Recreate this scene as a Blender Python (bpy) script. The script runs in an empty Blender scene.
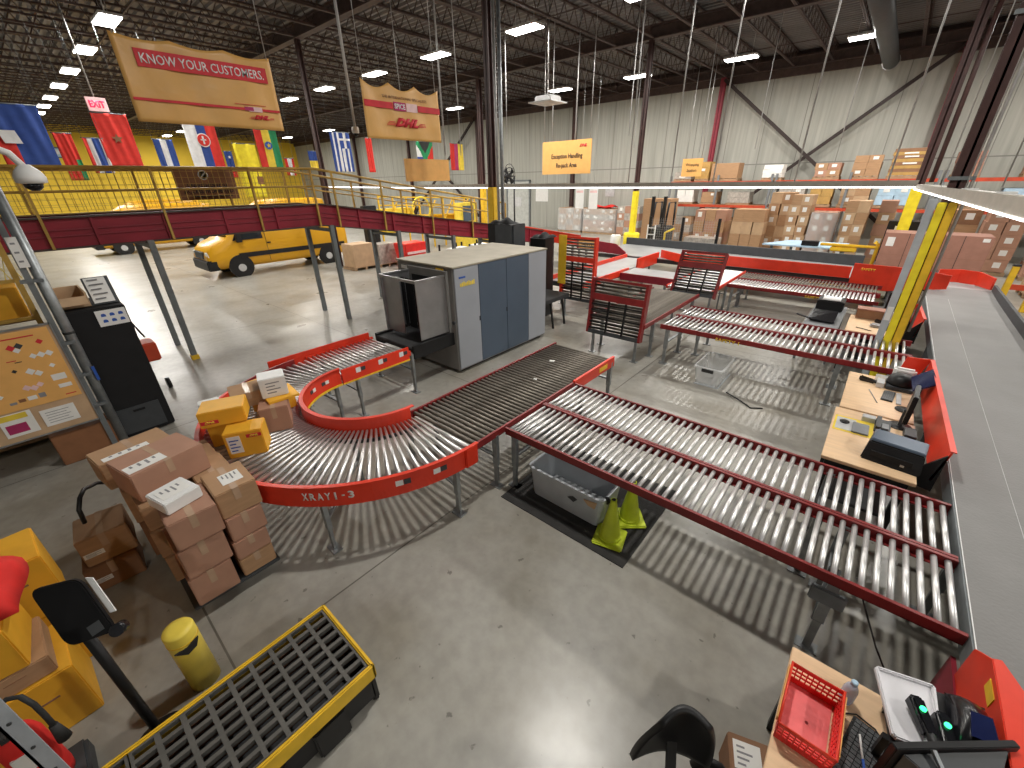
import bpy, bmesh, math, random
from mathutils import Vector, Matrix
random.seed(7)
R = math.radians
S = bpy.context.scene
C = S.collection
# ---------------------------------------------------------------- camera
F_PX, PITCH, ROLL, YAW, CAM_H = 411.9, 26.235, -1.082, 41.079, 3.4
cam = bpy.data.cameras.new('camera'); cam.sensor_width = 36; cam.lens = F_PX / 1024 * 36
cam.clip_end = 300; cam.clip_start = .05
camo = bpy.data.objects.new('camera', cam); C.objects.link(camo); S.camera = camo
def cam_matrix():
    y, p, r = R(YAW), R(PITCH), R(ROLL)
    fw = Vector((-math.sin(y) * math.cos(p), math.cos(y) * math.cos(p), -math.sin(p)))
    rt = Vector((math.cos(y), math.sin(y), 0)); up = rt.cross(fw)
    c, s = math.cos(r), math.sin(r)
    rt, up = c * rt + s * up, -s * rt + c * up
    m = Matrix.Identity(4)
    for i in range(3): m[i][0], m[i][1], m[i][2] = rt[i], up[i], -fw[i]
    m.translation = Vector((0, 0, CAM_H)); return m
camo.matrix_world = cam_matrix()
# ---------------------------------------------------------------- world, exposure
w = bpy.data.worlds.new('world'); S.world = w; w.use_nodes = True
w.node_tree.nodes['Background'].inputs[0].default_value = (.75, .85, 1, 1)
w.node_tree.nodes['Background'].inputs[1].default_value = .4
S.view_settings.view_transform = 'Standard'; S.view_settings.look = 'None'
S.view_settings.gamma = 1; S.view_settings.use_curve_mapping = False
S.view_settings.exposure = 0.22
LAMP_W = 260          # watts of every high bay lamp
LAMP_GLOW = 14
# ---------------------------------------------------------------- materials
def mat(name, col, rough=.6, metal=0, var=.12, scale=6, bump=0, bscale=None, emit=None, estr=1, alpha=1, trans=0, spec=.5, stretch=None, ior=1.45):
    m = bpy.data.materials.new(name); m.use_nodes = True; n = m.node_tree; N = n.nodes; b = N['Principled BSDF']
    b.inputs['Roughness'].default_value = rough; b.inputs['Metallic'].default_value = metal
    b.inputs['Specular IOR Level'].default_value = spec; b.inputs['IOR'].default_value = ior
    tc = N.new('ShaderNodeTexCoord'); mp = N.new('ShaderNodeMapping'); n.links.new(tc.outputs['Object'], mp.inputs[0])
    if stretch: mp.inputs['Scale'].default_value = stretch
    no = N.new('ShaderNodeTexNoise'); no.inputs['Scale'].default_value = scale; no.inputs['Detail'].default_value = 5
    n.links.new(mp.outputs[0], no.inputs[0])
    cr = N.new('ShaderNodeValToRGB'); cr.color_ramp.elements[0].position = .3; cr.color_ramp.elements[1].position = .7
    cr.color_ramp.elements[0].color = tuple(max(0, c * (1 - var)) for c in col) + (1,)
    cr.color_ramp.elements[1].color = tuple(min(1, c * (1 + var)) for c in col) + (1,)
    n.links.new(no.outputs[0], cr.inputs[0]); n.links.new(cr.outputs[0], b.inputs['Base Color'])
    if bump:
        bn = N.new('ShaderNodeTexNoise'); bn.inputs['Scale'].default_value = bscale or scale * 4; bn.inputs['Detail'].default_value = 3
        n.links.new(mp.outputs[0], bn.inputs[0])
        bu = N.new('ShaderNodeBump'); bu.inputs['Strength'].default_value = bump; bu.inputs['Distance'].default_value = .02
        n.links.new(bn.outputs[0], bu.inputs['Height']); n.links.new(bu.outputs[0], b.inputs['Normal'])
    if emit: b.inputs['Emission Color'].default_value = emit + (1,); b.inputs['Emission Strength'].default_value = estr
    if trans: b.inputs['Transmission Weight'].default_value = trans
    if alpha < 1: b.inputs['Alpha'].default_value = alpha
    return m
M = {}
def mm(k, *a, **kw): M[k] = mat(k, *a, **kw)
mm('orange_red', (.74, .045, .018), .38, var=.12, scale=3)
mm('dark_red', (.22, .018, .018), .42, var=.2, scale=5)
mm('maroon', (.29, .022, .04), .4, var=.2, scale=2)
mm('strut_pale', (.50, .54, .60), .4, .4)
mm('key_grey', (.10, .105, .11), .5)
mm('roller_zinc', (.74, .73, .725), .40, .9, var=.06, scale=3)
mm('roller_dull', (.36, .34, .31), .42, .85, var=.2, scale=14)
mm('roller_dark', (.17, .15, .125), .5, .6, var=.25, scale=14)
mm('galvanised', (.33, .35, .36), .42, .75, var=.18, scale=9)
mm('steel_leg', (.20, .22, .23), .5, .4, var=.15)
mm('black', (.009, .009, .010), .45, var=.3)
mm('black_gloss', (.01, .01, .013), .18, var=.2)
mm('rubber', (.028, .027, .026), .85, var=.3, bump=.3, bscale=60)
mm('black_matte', (.008, .008, .009), .8, var=.2)
mm('dark_grey', (.05, .055, .06), .5)
mm('mid_grey', (.20, .21, .22), .5)
mm('belt_grey', (.205, .20, .195), .55, var=.08, scale=2, bump=.15, bscale=40)
mm('belt_light', (.33, .33, .33), .45, var=.1, scale=2)
mm('belt_black', (.03, .03, .032), .6)
mm('machine_light', (.36, .38, .42), .45, .15, var=.04, scale=2)
mm('machine_dark', (.085, .115, .16), .45, .15, var=.05, scale=2)
mm('machine_side', (.22, .215, .205), .5, .1, var=.06)
mm('machine_top', (.40, .36, .28), .6, var=.1, scale=3)
mm('stainless', (.42, .42, .43), .38, .85, var=.1, scale=4)
mm('yellow', (.80, .50, .03), .5, var=.12)
mm('safety_yellow', (.82, .60, .04), .4, var=.1)
mm('bollard_yellow', (.80, .62, .09), .4, var=.12)
mm('van_yellow', (.66, .34, .015), .3, var=.04, scale=1)
mm('rail_yellow', (.50, .31, .07), .5, var=.25)
mm('lime', (.56, .66, .03), .45, var=.12)
mm('white', (.78, .78, .77), .5, var=.04)
mm('paper', (.80, .79, .76), .7, var=.05)
mm('print_grey', (.25, .25, .26), .7)
mm('print_black', (.03, .03, .03), .7)
mm('print_red', (.62, .03, .04), .6)
mm('print_magenta', (.42, .03, .13), .6)
mm('pink_white', (.80, .55, .55), .5)
mm('exit_panel', (.85, .62, .62), .5, emit=(.9, .35, .38), estr=.25)
mm('exit_red', (.9, .03, .08), .5, emit=(1, .03, .1), estr=.9)
mm('blue', (.03, .10, .42), .5)
mm('flag_blue', (.03, .07, .28), .8)
mm('light_blue', (.42, .58, .72), .6)
mm('green', (.02, .26, .10), .7)
mm('flag_red', (.62, .035, .025), .8)
mm('flag_white', (.72, .72, .72), .8)
mm('flag_yellow', (.78, .58, .06), .8)
mm('banner', (.72, .40, .12), .36, var=.10, scale=1.2, bump=1.0, bscale=2.2)
mm('sign_orange', (.80, .43, .13), .55, var=.05)
mm('sign_brown', (.25, .11, .05), .6)
mm('card', (.42, .25, .135), .8, var=.09, scale=5, stretch=(1, 1, 6))
mm('card_pink', (.42, .23, .155), .8, var=.07, scale=5)
mm('card_light', (.52, .35, .21), .8, var=.1, scale=5)
mm('card_dark', (.27, .14, .075), .8, var=.12, scale=5)
mm('card_yellow', (.80, .41, .03), .55, var=.08, scale=5)
mm('card_mauve', (.36, .18, .13), .75, var=.08)
mm('wrap_grey', (.42, .38, .34), .3, var=.3, scale=9)
mm('tape', (.50, .34, .23), .25, var=.1)
mm('wood', (.78, .54, .33), .45, var=.08, scale=3, stretch=(1, 8, 1))
mm('wood_edge', (.45, .27, .13), .6)
mm('pallet_wood', (.36, .24, .14), .8, var=.2)
mm('column_brown', (.065, .03, .027), .5, var=.2)
mm('column_red', (.28, .03, .05), .5)
mm('brace', (.03, .018, .016), .6)
mm('joist_brown', (.075, .05, .045), .6, var=.2)
mm('deck_metal', (.17, .16, .16), .5, .3, var=.2, scale=.6)
mm('grate_plastic', (.11, .105, .095), .6, var=.15)
mm('tub_plastic', (.46, .49, .52), .5, var=.08)
mm('clear_plastic', (.80, .82, .82), .15, var=.03, alpha=.38)
mm('glass_dark', (.015, .02, .025), .06, var=.1)
mm('basket_red', (.80, .035, .03), .35, var=.1)
mm('basket_base', (.88, .20, .20), .4, var=.15, scale=6)
mm('green_led', (.0, .9, .2), .3, emit=(.05, 1, .3), estr=2.5)
mm('blue_gloss', (.01, .015, .06), .12)
mm('tray_white', (.74, .73, .76), .3, var=.05)
mm('lamp_diffuser', (1, 1, 1), .5, var=0, emit=(1, .97, .92), estr=LAMP_GLOW)
mm('tube_glow', (1, 1, 1), .5, var=0, emit=(1, 1, 1), estr=4)
mm('lamp_housing', (.6, .6, .6), .5)
mm('conduit', (.45, .44, .43), .4, .5)
mm('tan_metal', (.40, .37, .32), .5, .1)
mm('fabric_red', (.70, .025, .02), .8)
mm('yellow_wall', (.88, .60, .05), .7, var=.12, scale=.3)
mm('card_ochre', (.48, .29, .09), .75, var=.15, scale=5)
mm('black_deep', (.004, .004, .005), .6, var=.2, spec=.25)
mm('light_grey', (.5, .5, .5), .6)
mm('door_paint', (.52, .53, .5), .6)
mm('water', (.5, .6, .8), .1, alpha=.6)
mm('rack_orange', (.55, .07, .03), .45)
mm('bright_yellow', (.95, .75, .03), .6)
def floor_mat():
    m = bpy.data.materials.new('concrete'); m.use_nodes = True; n = m.node_tree; N = n.nodes; L = n.links; b = N['Principled BSDF']
    tc = N.new('ShaderNodeTexCoord')
    def noise(sc, d=6, st=None):
        o = N.new('ShaderNodeTexNoise'); o.inputs['Scale'].default_value = sc; o.inputs['Detail'].default_value = d
        L.new(tc.outputs['Object'], o.inputs[0]); return o.outputs[0]
    def ramp(i, a, c0, bb, c1):
        r = N.new('ShaderNodeValToRGB'); e = r.color_ramp.elements; e[0].position = a; e[0].color = c0 + (1,); e[1].position = bb; e[1].color = c1 + (1,)
        L.new(i, r.inputs[0]); return r.outputs[0]
    def mix(f, a, c, typ='MIX'):
        x = N.new('ShaderNodeMix'); x.data_type = 'RGBA'; x.blend_type = typ
        if isinstance(f, float): x.inputs[0].default_value = f
        else: L.new(f, x.inputs[0])
        L.new(a, x.inputs[6])
        if isinstance(c, tuple): x.inputs[7].default_value = c + (1,)
        else: L.new(c, x.inputs[7])
        return x.outputs[2]
    base = ramp(noise(.5), .3, (.30, .285, .25), .72, (.41, .395, .355))
    fine = ramp(noise(9), .35, (.8, .8, .8), .65, (1, 1, 1))
    c = mix(.7, base, fine, 'MULTIPLY')
    sp = ramp(noise(11, 3), .27, (.2, .19, .17), .31, (1, 1, 1)); c = mix(.6, c, sp, 'MULTIPLY')
    sp = ramp(noise(1.1, 8), .36, (.72, .68, .60), .56, (1, 1, 1)); c = mix(.6, c, sp, 'MULTIPLY')
    # saw cut joints on a 4.75 m grid, offset to where the slab shows them
    sep = N.new('ShaderNodeSeparateXYZ'); L.new(tc.outputs['Object'], sep.inputs[0])
    outs = []
    for k, off in ((0, 2.93), (1, .0)):
        a = N.new('ShaderNodeMath'); a.operation = 'ADD'; a.inputs[1].default_value = off + 475; L.new(sep.outputs[k], a.inputs[0])
        md = N.new('ShaderNodeMath'); md.operation = 'PINGPONG'; md.inputs[1].default_value = 2.375; L.new(a.outputs[0], md.inputs[0])
        lt = N.new('ShaderNodeMath'); lt.operation = 'LESS_THAN'; lt.inputs[1].default_value = .008; L.new(md.outputs[0], lt.inputs[0]); outs.append(lt.outputs[0])
    mx = N.new('ShaderNodeMath'); mx.operation = 'MAXIMUM'; L.new(outs[0], mx.inputs[0]); L.new(outs[1], mx.inputs[1])
    c = mix(mx.outputs[0], c, (.13, .12, .10))
    L.new(c, b.inputs['Base Color'])
    rr = N.new('ShaderNodeMapRange'); rr.inputs[3].default_value = .2; rr.inputs[4].default_value = .44; L.new(noise(1.3), rr.inputs[0]); L.new(rr.outputs[0], b.inputs['Roughness'])
    return m
def wall_mat():
    m = bpy.data.materials.new('wall_panels'); m.use_nodes = True; n = m.node_tree; N = n.nodes; L = n.links; b = N['Principled BSDF']
    tc = N.new('ShaderNodeTexCoord'); sep = N.new('ShaderNodeSeparateXYZ'); L.new(tc.outputs['Object'], sep.inputs[0])
    mp = N.new('ShaderNodeMapping'); mp.inputs['Scale'].default_value = (6, 1, .25); L.new(tc.outputs['Object'], mp.inputs[0])
    no = N.new('ShaderNodeTexNoise'); no.inputs['Scale'].default_value = 1.2; no.inputs['Detail'].default_value = 6; L.new(mp.outputs[0], no.inputs[0])
    r = N.new('ShaderNodeValToRGB'); e = r.color_ramp.elements; e[0].position = .3; e[0].color = (.33, .33, .29, 1); e[1].position = .7; e[1].color = (.44, .435, .39, 1); L.new(no.outputs[0], r.inputs[0])
    a = N.new('ShaderNodeMath'); a.operation = 'ADD'; a.inputs[1].default_value = 120; L.new(sep.outputs[0], a.inputs[0])
    md = N.new('ShaderNodeMath'); md.operation = 'PINGPONG'; md.inputs[1].default_value = .9; L.new(a.outputs[0], md.inputs[0])
    lt = N.new('ShaderNodeMath'); lt.operation = 'LESS_THAN'; lt.inputs[1].default_value = .018; L.new(md.outputs[0], lt.inputs[0])
    h = N.new('ShaderNodeMath'); h.operation = 'COMPARE'; h.inputs[1].default_value = 4.0; h.inputs[2].default_value = .025; L.new(sep.outputs[2], h.inputs[0])
    mx = N.new('ShaderNodeMath'); mx.operation = 'MAXIMUM'; L.new(lt.outputs[0], mx.inputs[0]); L.new(h.outputs[0], mx.inputs[1])
    x = N.new('ShaderNodeMix'); x.data_type = 'RGBA'; x.inputs[7].default_value = (.21, .205, .185, 1); L.new(mx.outputs[0], x.inputs[0]); L.new(r.outputs[0], x.inputs[6])
    L.new(x.outputs[2], b.inputs['Base Color']); b.inputs['Roughness'].default_value = .7
    return m
M['concrete'] = floor_mat(); M['wall'] = wall_mat()
# ---------------------------------------------------------------- helpers
WM = {}
def wm(o): return WM.get(o.name, Matrix.Identity(4))
class MB:
    def __init__(s): s.b = bmesh.new()
    def _fc(s, vs, mi=0, smooth=False):
        try: f = s.b.faces.new(vs); f.material_index = mi; f.smooth = smooth; return f
        except ValueError: return None
    def hexa(s, P, mi=0):
        v = [s.b.verts.new(p) for p in P]
        for q in ((0, 3, 2, 1), (4, 5, 6, 7), (0, 1, 5, 4), (1, 2, 6, 5), (2, 3, 7, 6), (3, 0, 4, 7)): s._fc([v[i] for i in q], mi)
        return s
    def box(s, x0, x1, y0, y1, z0, z1, mi=0, mt=None):
        P = [(x0, y0, z0), (x1, y0, z0), (x1, y1, z0), (x0, y1, z0), (x0, y0, z1), (x1, y0, z1), (x1, y1, z1), (x0, y1, z1)]
        if mt: P = [mt @ Vector(p) for p in P]
        return s.hexa(P, mi)
    def cbox(s, c, d, mi=0, rz=0):
        m = Matrix.Translation(c) @ Matrix.Rotation(rz, 4, 'Z')
        return s.box(-d[0] / 2, d[0] / 2, -d[1] / 2, d[1] / 2, -d[2] / 2, d[2] / 2, mi, m)
    def bar(s, a, b, w, h=None, mi=0):
        a, b = Vector(a), Vector(b); d = (b - a); L = d.length
        if L < 1e-6: return s
        x = d / L; up = Vector((0, 0, 1)) if abs(x.z) < .99 else Vector((0, 1, 0))
        y = up.cross(x).normalized(); z = x.cross(y); h = h or w
        m = Matrix((x, y, z)).transposed().to_4x4(); m.translation = a
        return s.box(0, L, -w / 2, w / 2, -h / 2, h / 2, mi, m)
    def cyl(s, a, b, r, r2=None, n=12, mi=0, caps=True):
        a, b = Vector(a), Vector(b); x = (b - a).normalized(); r2 = r if r2 is None else r2
        up = Vector((0, 0, 1)) if abs(x.z) < .9 else Vector((1, 0, 0)); u = up.cross(x).normalized(); v = x.cross(u)
        A = [s.b.verts.new(a + (u * math.cos(t) + v * math.sin(t)) * r) for t in [2 * math.pi * k / n for k in range(n)]]
        B = [s.b.verts.new(b + (u * math.cos(t) + v * math.sin(t)) * r2) for t in [2 * math.pi * k / n for k in range(n)]]
        for k in range(n): s._fc([A[k], A[(k + 1) % n], B[(k + 1) % n], B[k]], mi, True)
        if caps: s._fc(A[::-1], mi); s._fc(B, mi)
        return s
    def tube(s, pts, r, n=8, mi=0):
        pts = [Vector(p) for p in pts]; rings = []; u = None
        for i, p in enumerate(pts):
            t = (pts[min(i + 1, len(pts) - 1)] - pts[max(i - 1, 0)]).normalized()
            if u is None: u = (Vector((0, 0, 1)) if abs(t.z) < .9 else Vector((1, 0, 0))).cross(t).normalized()
            else: u = (u - t * u.dot(t)).normalized()
            v = t.cross(u); rings.append([s.b.verts.new(p + (u * math.cos(2 * math.pi * k / n) + v * math.sin(2 * math.pi * k / n)) * r) for k in range(n)])
        for A, B in zip(rings, rings[1:]):
            for k in range(n): s._fc([A[k], A[(k + 1) % n], B[(k + 1) % n], B[k]], mi, True)
        s._fc(rings[0][::-1], mi); s._fc(rings[-1], mi); return s
    def lathe(s, prof, n=20, mi=0, c=(0, 0, 0)):
        c = Vector(c); rings = []
        for r, z in prof: rings.append([s.b.verts.new(c + Vector((r * math.cos(2 * math.pi * k / n), r * math.sin(2 * math.pi * k / n), z))) for k in range(n)])
        for A, B in zip(rings, rings[1:]):
            for k in range(n): s._fc([A[k], A[(k + 1) % n], B[(k + 1) % n], B[k]], mi, True)
        s._fc(rings[0][::-1], mi); s._fc(rings[-1], mi); return s
    def prism(s, pts, d, mi=0):
        # pts: list of 3-D points of a planar outline, d: extrusion vector
        d = Vector(d); A = [s.b.verts.new(p) for p in pts]; B = [s.b.verts.new(Vector(p) + d) for p in pts]
        s._fc(A[::-1], mi); s._fc(B, mi); n = len(pts)
        for k in range(n): s._fc([A[k], A[(k + 1) % n], B[(k + 1) % n], B[k]], mi)
        return s
    def strip(s, poly, z0, z1, th, mi=0):
        # upright plate that follows a polyline in plan, given thickness
        n = len(poly); nr = []
        for i in range(n):
            a = Vector(poly[max(i - 1, 0)]).to_2d(); b = Vector(poly[min(i + 1, n - 1)]).to_2d(); t = (b - a).normalized(); nr.append(Vector((-t.y, t.x)))
        rows = []
        for i, p in enumerate(poly):
            o = nr[i] * th / 2; zz0 = z0[i] if isinstance(z0, (list, tuple)) else z0; zz1 = z1[i] if isinstance(z1, (list, tuple)) else z1
            rows.append([s.b.verts.new(q) for q in ((p[0] - o.x, p[1] - o.y, zz0), (p[0] + o.x, p[1] + o.y, zz0), (p[0] + o.x, p[1] + o.y, zz1), (p[0] - o.x, p[1] - o.y, zz1))])
        for A, B in zip(rows, rows[1:]):
            for k in range(4): s._fc([A[k], A[(k + 1) % 4], B[(k + 1) % 4], B[k]], mi)
        s._fc(rows[0][::-1], mi); s._fc(rows[-1], mi); return s
    def grid(s, fn, nu, nv, mi=None, th=0):
        V = [[s.b.verts.new(fn(i / nu, j / nv)) for j in range(nv + 1)] for i in range(nu + 1)]
        for i in range(nu):
            for j in range(nv): s._fc([V[i][j], V[i + 1][j], V[i + 1][j + 1], V[i][j + 1]], mi((i + .5) / nu, (j + .5) / nv) if mi else 0, True)
        return s
    def build(s, name, mats, parent=None, bevel=0, solid=0, world=True):
        b = s.b
        bmesh.ops.recalc_face_normals(b, faces=b.faces)
        if bevel:
            bmesh.ops.bevel(b, geom=[e for e in b.edges if len(e.link_faces) == 2 and e.calc_face_angle(0) > .6], offset=bevel, segments=2, affect='EDGES', clamp_overlap=True)
        if parent is not None and world: bmesh.ops.transform(b, matrix=wm(parent).inverted(), verts=b.verts)
        me = bpy.data.meshes.new(name); b.to_mesh(me); b.free()
        for m in (mats if isinstance(mats, (list, tuple)) else [mats]): me.materials.append(M[m])
        o = bpy.data.objects.new(name, me); C.objects.link(o)
        if parent is not None: o.parent = parent; WM[o.name] = wm(parent)
        if solid: md = o.modifiers.new('solid', 'SOLIDIFY'); md.thickness = solid; md.offset = 0
        return o
def tag(o, label, cat, group=None, kind=None):
    o['label'] = label
    if cat: o['category'] = cat
    if group: o['group'] = group
    if kind: o['kind'] = kind
    return o
def thing(name, label, cat, loc=(0, 0, 0), rz=0, group=None):
    o = bpy.data.objects.new(name, None); C.objects.link(o); o.empty_display_size = .1
    o.location = loc; o.rotation_euler = (0, 0, rz)
    WM[o.name] = Matrix.Translation(loc) @ Matrix.Rotation(rz, 4, 'Z')
    return tag(o, label, cat, group)
def place(o, loc, rz=0, rx=0, ry=0):
    o.location = loc; o.rotation_euler = (rx, ry, rz); WM[o.name] = Matrix.Translation(loc) @ o.rotation_euler.to_matrix().to_4x4(); return o
def struct(o): o['kind'] = 'structure'; return o
def link_copy(o, parent=None, loc=None, rz=None):
    c = o.copy(); C.objects.link(c); c.parent = parent
    if loc is not None: c.location = loc
    if rz is not None: c.rotation_euler = (0, 0, rz)
    return c
def copy_tree(o, parent=None):
    c = o.copy(); C.objects.link(c); c.parent = parent
    for ch in list(o.children): copy_tree(ch, c)
    return c
def dup(o, loc, rz, label, group=None):
    c = copy_tree(o); c.location = loc; c.rotation_euler = (0, 0, rz); c['label'] = label
    if group: c['group'] = group
    return c
def text(s, name, m, parent, o, r, u, wd, ht, bold=.02, depth=.004, shear=0, world=True):
    cu = bpy.data.curves.new('t', 'FONT'); cu.body = s; cu.size = 1; cu.offset = bold; cu.extrude = .0; cu.resolution_u = 2; cu.shear = shear
    to = bpy.data.objects.new('t', cu); C.objects.link(to)
    dg = bpy.context.evaluated_depsgraph_get(); me = bpy.data.meshes.new_from_object(to.evaluated_get(dg))
    bpy.data.objects.remove(to); bpy.data.curves.remove(cu)
    X = [v.co.x for v in me.vertices]; Y = [v.co.y for v in me.vertices]; x0, x1, y0, y1 = min(X), max(X), min(Y), max(Y)
    o, r, u = Vector(o), Vector(r), Vector(u); nn = r.cross(u); inv = wm(parent).inverted() if (parent and world) else Matrix.Identity(4)
    b = bmesh.new(); b.from_mesh(me)
    ex = bmesh.ops.extrude_face_region(b, geom=b.faces[:]); tv = [g for g in ex['geom'] if isinstance(g, bmesh.types.BMVert)]
    for v in tv: v.co.z += 1
    for v in b.verts:
        q = v.co; v.co = inv @ (o + r * ((q.x - (x0 + x1) / 2) / (x1 - x0) * wd) + u * ((q.y - (y0 + y1) / 2) / (y1 - y0) * ht) + nn * (q.z * depth))
    bmesh.ops.recalc_face_normals(b, faces=b.faces)
    me2 = bpy.data.meshes.new(name); b.to_mesh(me2); b.free(); bpy.data.meshes.remove(me); me2.materials.append(M[m])
    ob = bpy.data.objects.new(name, me2); C.objects.link(ob)
    if parent: ob.parent = parent; WM[ob.name] = wm(parent)
    return ob
# ================================================================ THE SETTING
WALL_Y, LEFT_X, RIGHT_X, NEAR_Y, DECK_Z = 28.7, -62, 14, -9, 8.9
struct(MB().box(LEFT_X, RIGHT_X, NEAR_Y, WALL_Y, -.2, 0).build('floor', 'concrete'))
struct(MB().box(LEFT_X, RIGHT_X, WALL_Y, WALL_Y + .25, 0, DECK_Z).build('wall_back', 'wall'))
struct(MB().box(LEFT_X - .25, LEFT_X, NEAR_Y, WALL_Y, 0, DECK_Z).build('wall_left', 'yellow_wall'))
struct(MB().box(RIGHT_X, RIGHT_X + .25, NEAR_Y, WALL_Y, 0, DECK_Z).build('wall_right', 'wall'))
struct(MB().box(LEFT_X, RIGHT_X, NEAR_Y - .25, NEAR_Y, 0, DECK_Z).build('wall_front', 'wall'))
struct(MB().box(LEFT_X, RIGHT_X, WALL_Y - .12, WALL_Y - .002, 7.9, DECK_Z).build('trim_1', 'joist_brown'))
# door and paper notice in the back wall
d = struct(MB().box(-25.0, -22.75, WALL_Y - .09, WALL_Y - .01, 0, 3.35).build('door_1', 'door_paint'))
fr = MB()
fr.box(-25.12, -25.0, WALL_Y - .12, WALL_Y, 0, 3.45).box(-22.75, -22.63, WALL_Y - .12, WALL_Y, 0, 3.45).box(-25.12, -22.63, WALL_Y - .12, WALL_Y, 3.35, 3.47)
fr.build('door_frame', 'steel_leg', d)
MB().box(-24.2, -23.5, WALL_Y - .12, WALL_Y - .09, 1.5, 2.2).build('window_pane', 'lamp_housing', d)
# corrugated deck as the ceiling
b = MB(); y = NEAR_Y; pts = []
while y < WALL_Y: pts += [(y, 0), (y + .09, 0), (y + .13, .075), (y + .26, .075)]; y += .3
V0 = [b.b.verts.new((LEFT_X, p[0], DECK_Z + p[1])) for p in pts]; V1 = [b.b.verts.new((RIGHT_X, p[0], DECK_Z + p[1])) for p in pts]
for i in range(len(pts) - 1): b._fc([V0[i], V1[i], V1[i + 1], V0[i + 1]])
b.box(LEFT_X, RIGHT_X, NEAR_Y, WALL_Y, DECK_Z + .1, DECK_Z + .25)
ceil = struct(b.build('ceiling', 'deck_metal'))
# open web joists along y, carried by girders along x
jb = MB(); y0 = NEAR_Y + .2; y1 = WALL_Y - .2
for z in (DECK_Z - .04, DECK_Z - .62):
    jb.box(-.05, -.008, y0, y1, z - .03, z + .03); jb.box(.008, .05, y0, y1, z - .03, z + .03)
n = int((y1 - y0) / .62); st = (y1 - y0) / n
for k in range(n):
    a = y0 + k * st; jb.bar((0, a, DECK_Z - .62), (0, a + st / 2, DECK_Z - .06), .024); jb.bar((0, a + st / 2, DECK_Z - .06), (0, a + st, DECK_Z - .62), .024)
j0 = jb.build('joist', 'joist_brown', ceil)
x = RIGHT_X - .8; j0.location.x = x; k = 0
while x > LEFT_X + 1.5:
    x -= 1.58; link_copy(j0, ceil, (x, 0, 0))
gb = MB(); gb.box(LEFT_X, RIGHT_X, -.13, .13, 8.22, 8.27).box(LEFT_X, RIGHT_X, -.13, .13, 8.62, 8.67).box(LEFT_X, RIGHT_X, -.02, .02, 8.22, 8.66)
g0 = gb.build('girder', 'joist_brown', ceil); g0.location.y = 9.5
for yy in (0, 19, 28.35): link_copy(g0, ceil, (0, yy, 0))
# bridging angles under the joists
bb = MB()
for yy in (4.75, 14.25, 23.7): bb.box(LEFT_X, RIGHT_X, yy - .02, yy + .02, 8.24, 8.27)
bb.build('bridging', 'joist_brown', ceil)
for k, (ya, yb, za, zc) in enumerate(((4.6, 6.9, 6.1, 7.0), (10.9, 12.2, 6.3, 7.2))):
    o = struct(MB().box(-61.99, -61.9, ya, yb, za, zc).build('window_%d' % (k + 1), 'machine_dark')); MB().box(-61.9, -61.86, ya + .1, yb - .1, za + .1, zc - .1).build('glass_pane', 'light_blue', o); MB().box(-61.86, -61.84, ya + .4, yb - .8, za + .3, zc - .2).build('reflection_sheet', 'white', o)
# ---------------------------------------------------------------- columns and cross bracing
def column(x, y, w, label, colour='column_brown', guard=None, gcol='yellow'):
    t = thing('steel_column', label, 'column', (x, y, 0))
    h = w / 2; m = MB(); m.box(x - h, x + h, y - h, y - h + .03, 0, 8.22).box(x - h, x + h, y + h - .03, y + h, 0, 8.22).box(x - .015, x + .015, y - h, y + h, 0, 8.22)
    m.build('shaft', colour, t)
    MB().cbox((x, y, .012), (w + .2, w + .2, .025)).build('base_plate', 'steel_leg', t)
    if guard: MB().box(x - h - .03, x + h + .03, y - h - .03, y + h + .03, .03, guard).build('column_guard', gcol, t, bevel=.02)
    return t
column(-8.88, 9.5, .17, 'dark brown steel column rising behind the grey x-ray machine, yellow lower down', guard=3.25)
column(-9, 19, .17, 'dark column with yellow lower half beyond the white belt', guard=2.9, gcol='bright_yellow')
column(-18.5, 19, .22, 'dark column beside the yellow and dark one, further back over the ramp', guard=3.15)
column(-18.5, 9.5, .16, 'dark column standing left of the white pipe above the yellow vans')
column(-28, 28.35, .25, 'dark wall column left of the grey door')
column(-18.5, 28.35, .25, 'dark wall column behind the orange handling sign')
column(-9, 28.35, .25, 'reddish wall column where the left brace starts', 'column_red')
column(.45, 28.35, .25, 'dark wall column at the top end of the diagonal brace', 'column_red')
column(.35, 19, .24, 'slanting-looking brown column behind the mauve cartons, yellow at its foot', guard=3.05, gcol='bright_yellow')
for xx, wd in ((-37.5, 'first'), (-47, 'second'), (-56, 'third')):
    column(xx, 28.35, .25, 'dark wall column seen beyond the hanging flags, %s one left of the door columns' % wd)
t = column(.60, 9.5, .2, 'big dark column at the right, wrapped by yellow and white guards low down')
MB().box(.465, .57, 9.34, 9.37, 0, 3.0).build('yellow_guard', 'bright_yellow', t, bevel=.01)
MB().box(.585, .69, 9.36, 9.39, 0, 3.0).build('yellow_guard', 'yellow', t, bevel=.01)
MB().box(.355, .455, 9.34, 9.42, 0, 3.05).build('white_duct', 'tub_plastic', t, bevel=.01)
MB().cyl((.74, 9.4, 1), (.74, 9.4, 8.2), .02).build('conduit', 'conduit', t)
MB().box(.365, .445, 9.33, 9.338, 1.15, 1.38).build('notice', 'paper', t)
for zz in (3.3, 5.2): MB().box(.46, .76, 9.36, 9.385, zz, zz + .05).build('strap', 'steel_leg', t)
def brace(a, b, label):
    m = MB().bar(a, b, .15, .15); tag(m.build('cross_brace', 'brace'), label, 'brace')
brace((-8.9, 28.2, 8.1), (.3, 28.2, .6), 'diagonal steel brace falling from upper left to right on the back wall')
brace((-8.9, 28.3, .4), (.3, 28.3, 8.1), 'diagonal steel brace rising to the upper right on the back wall')
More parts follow.
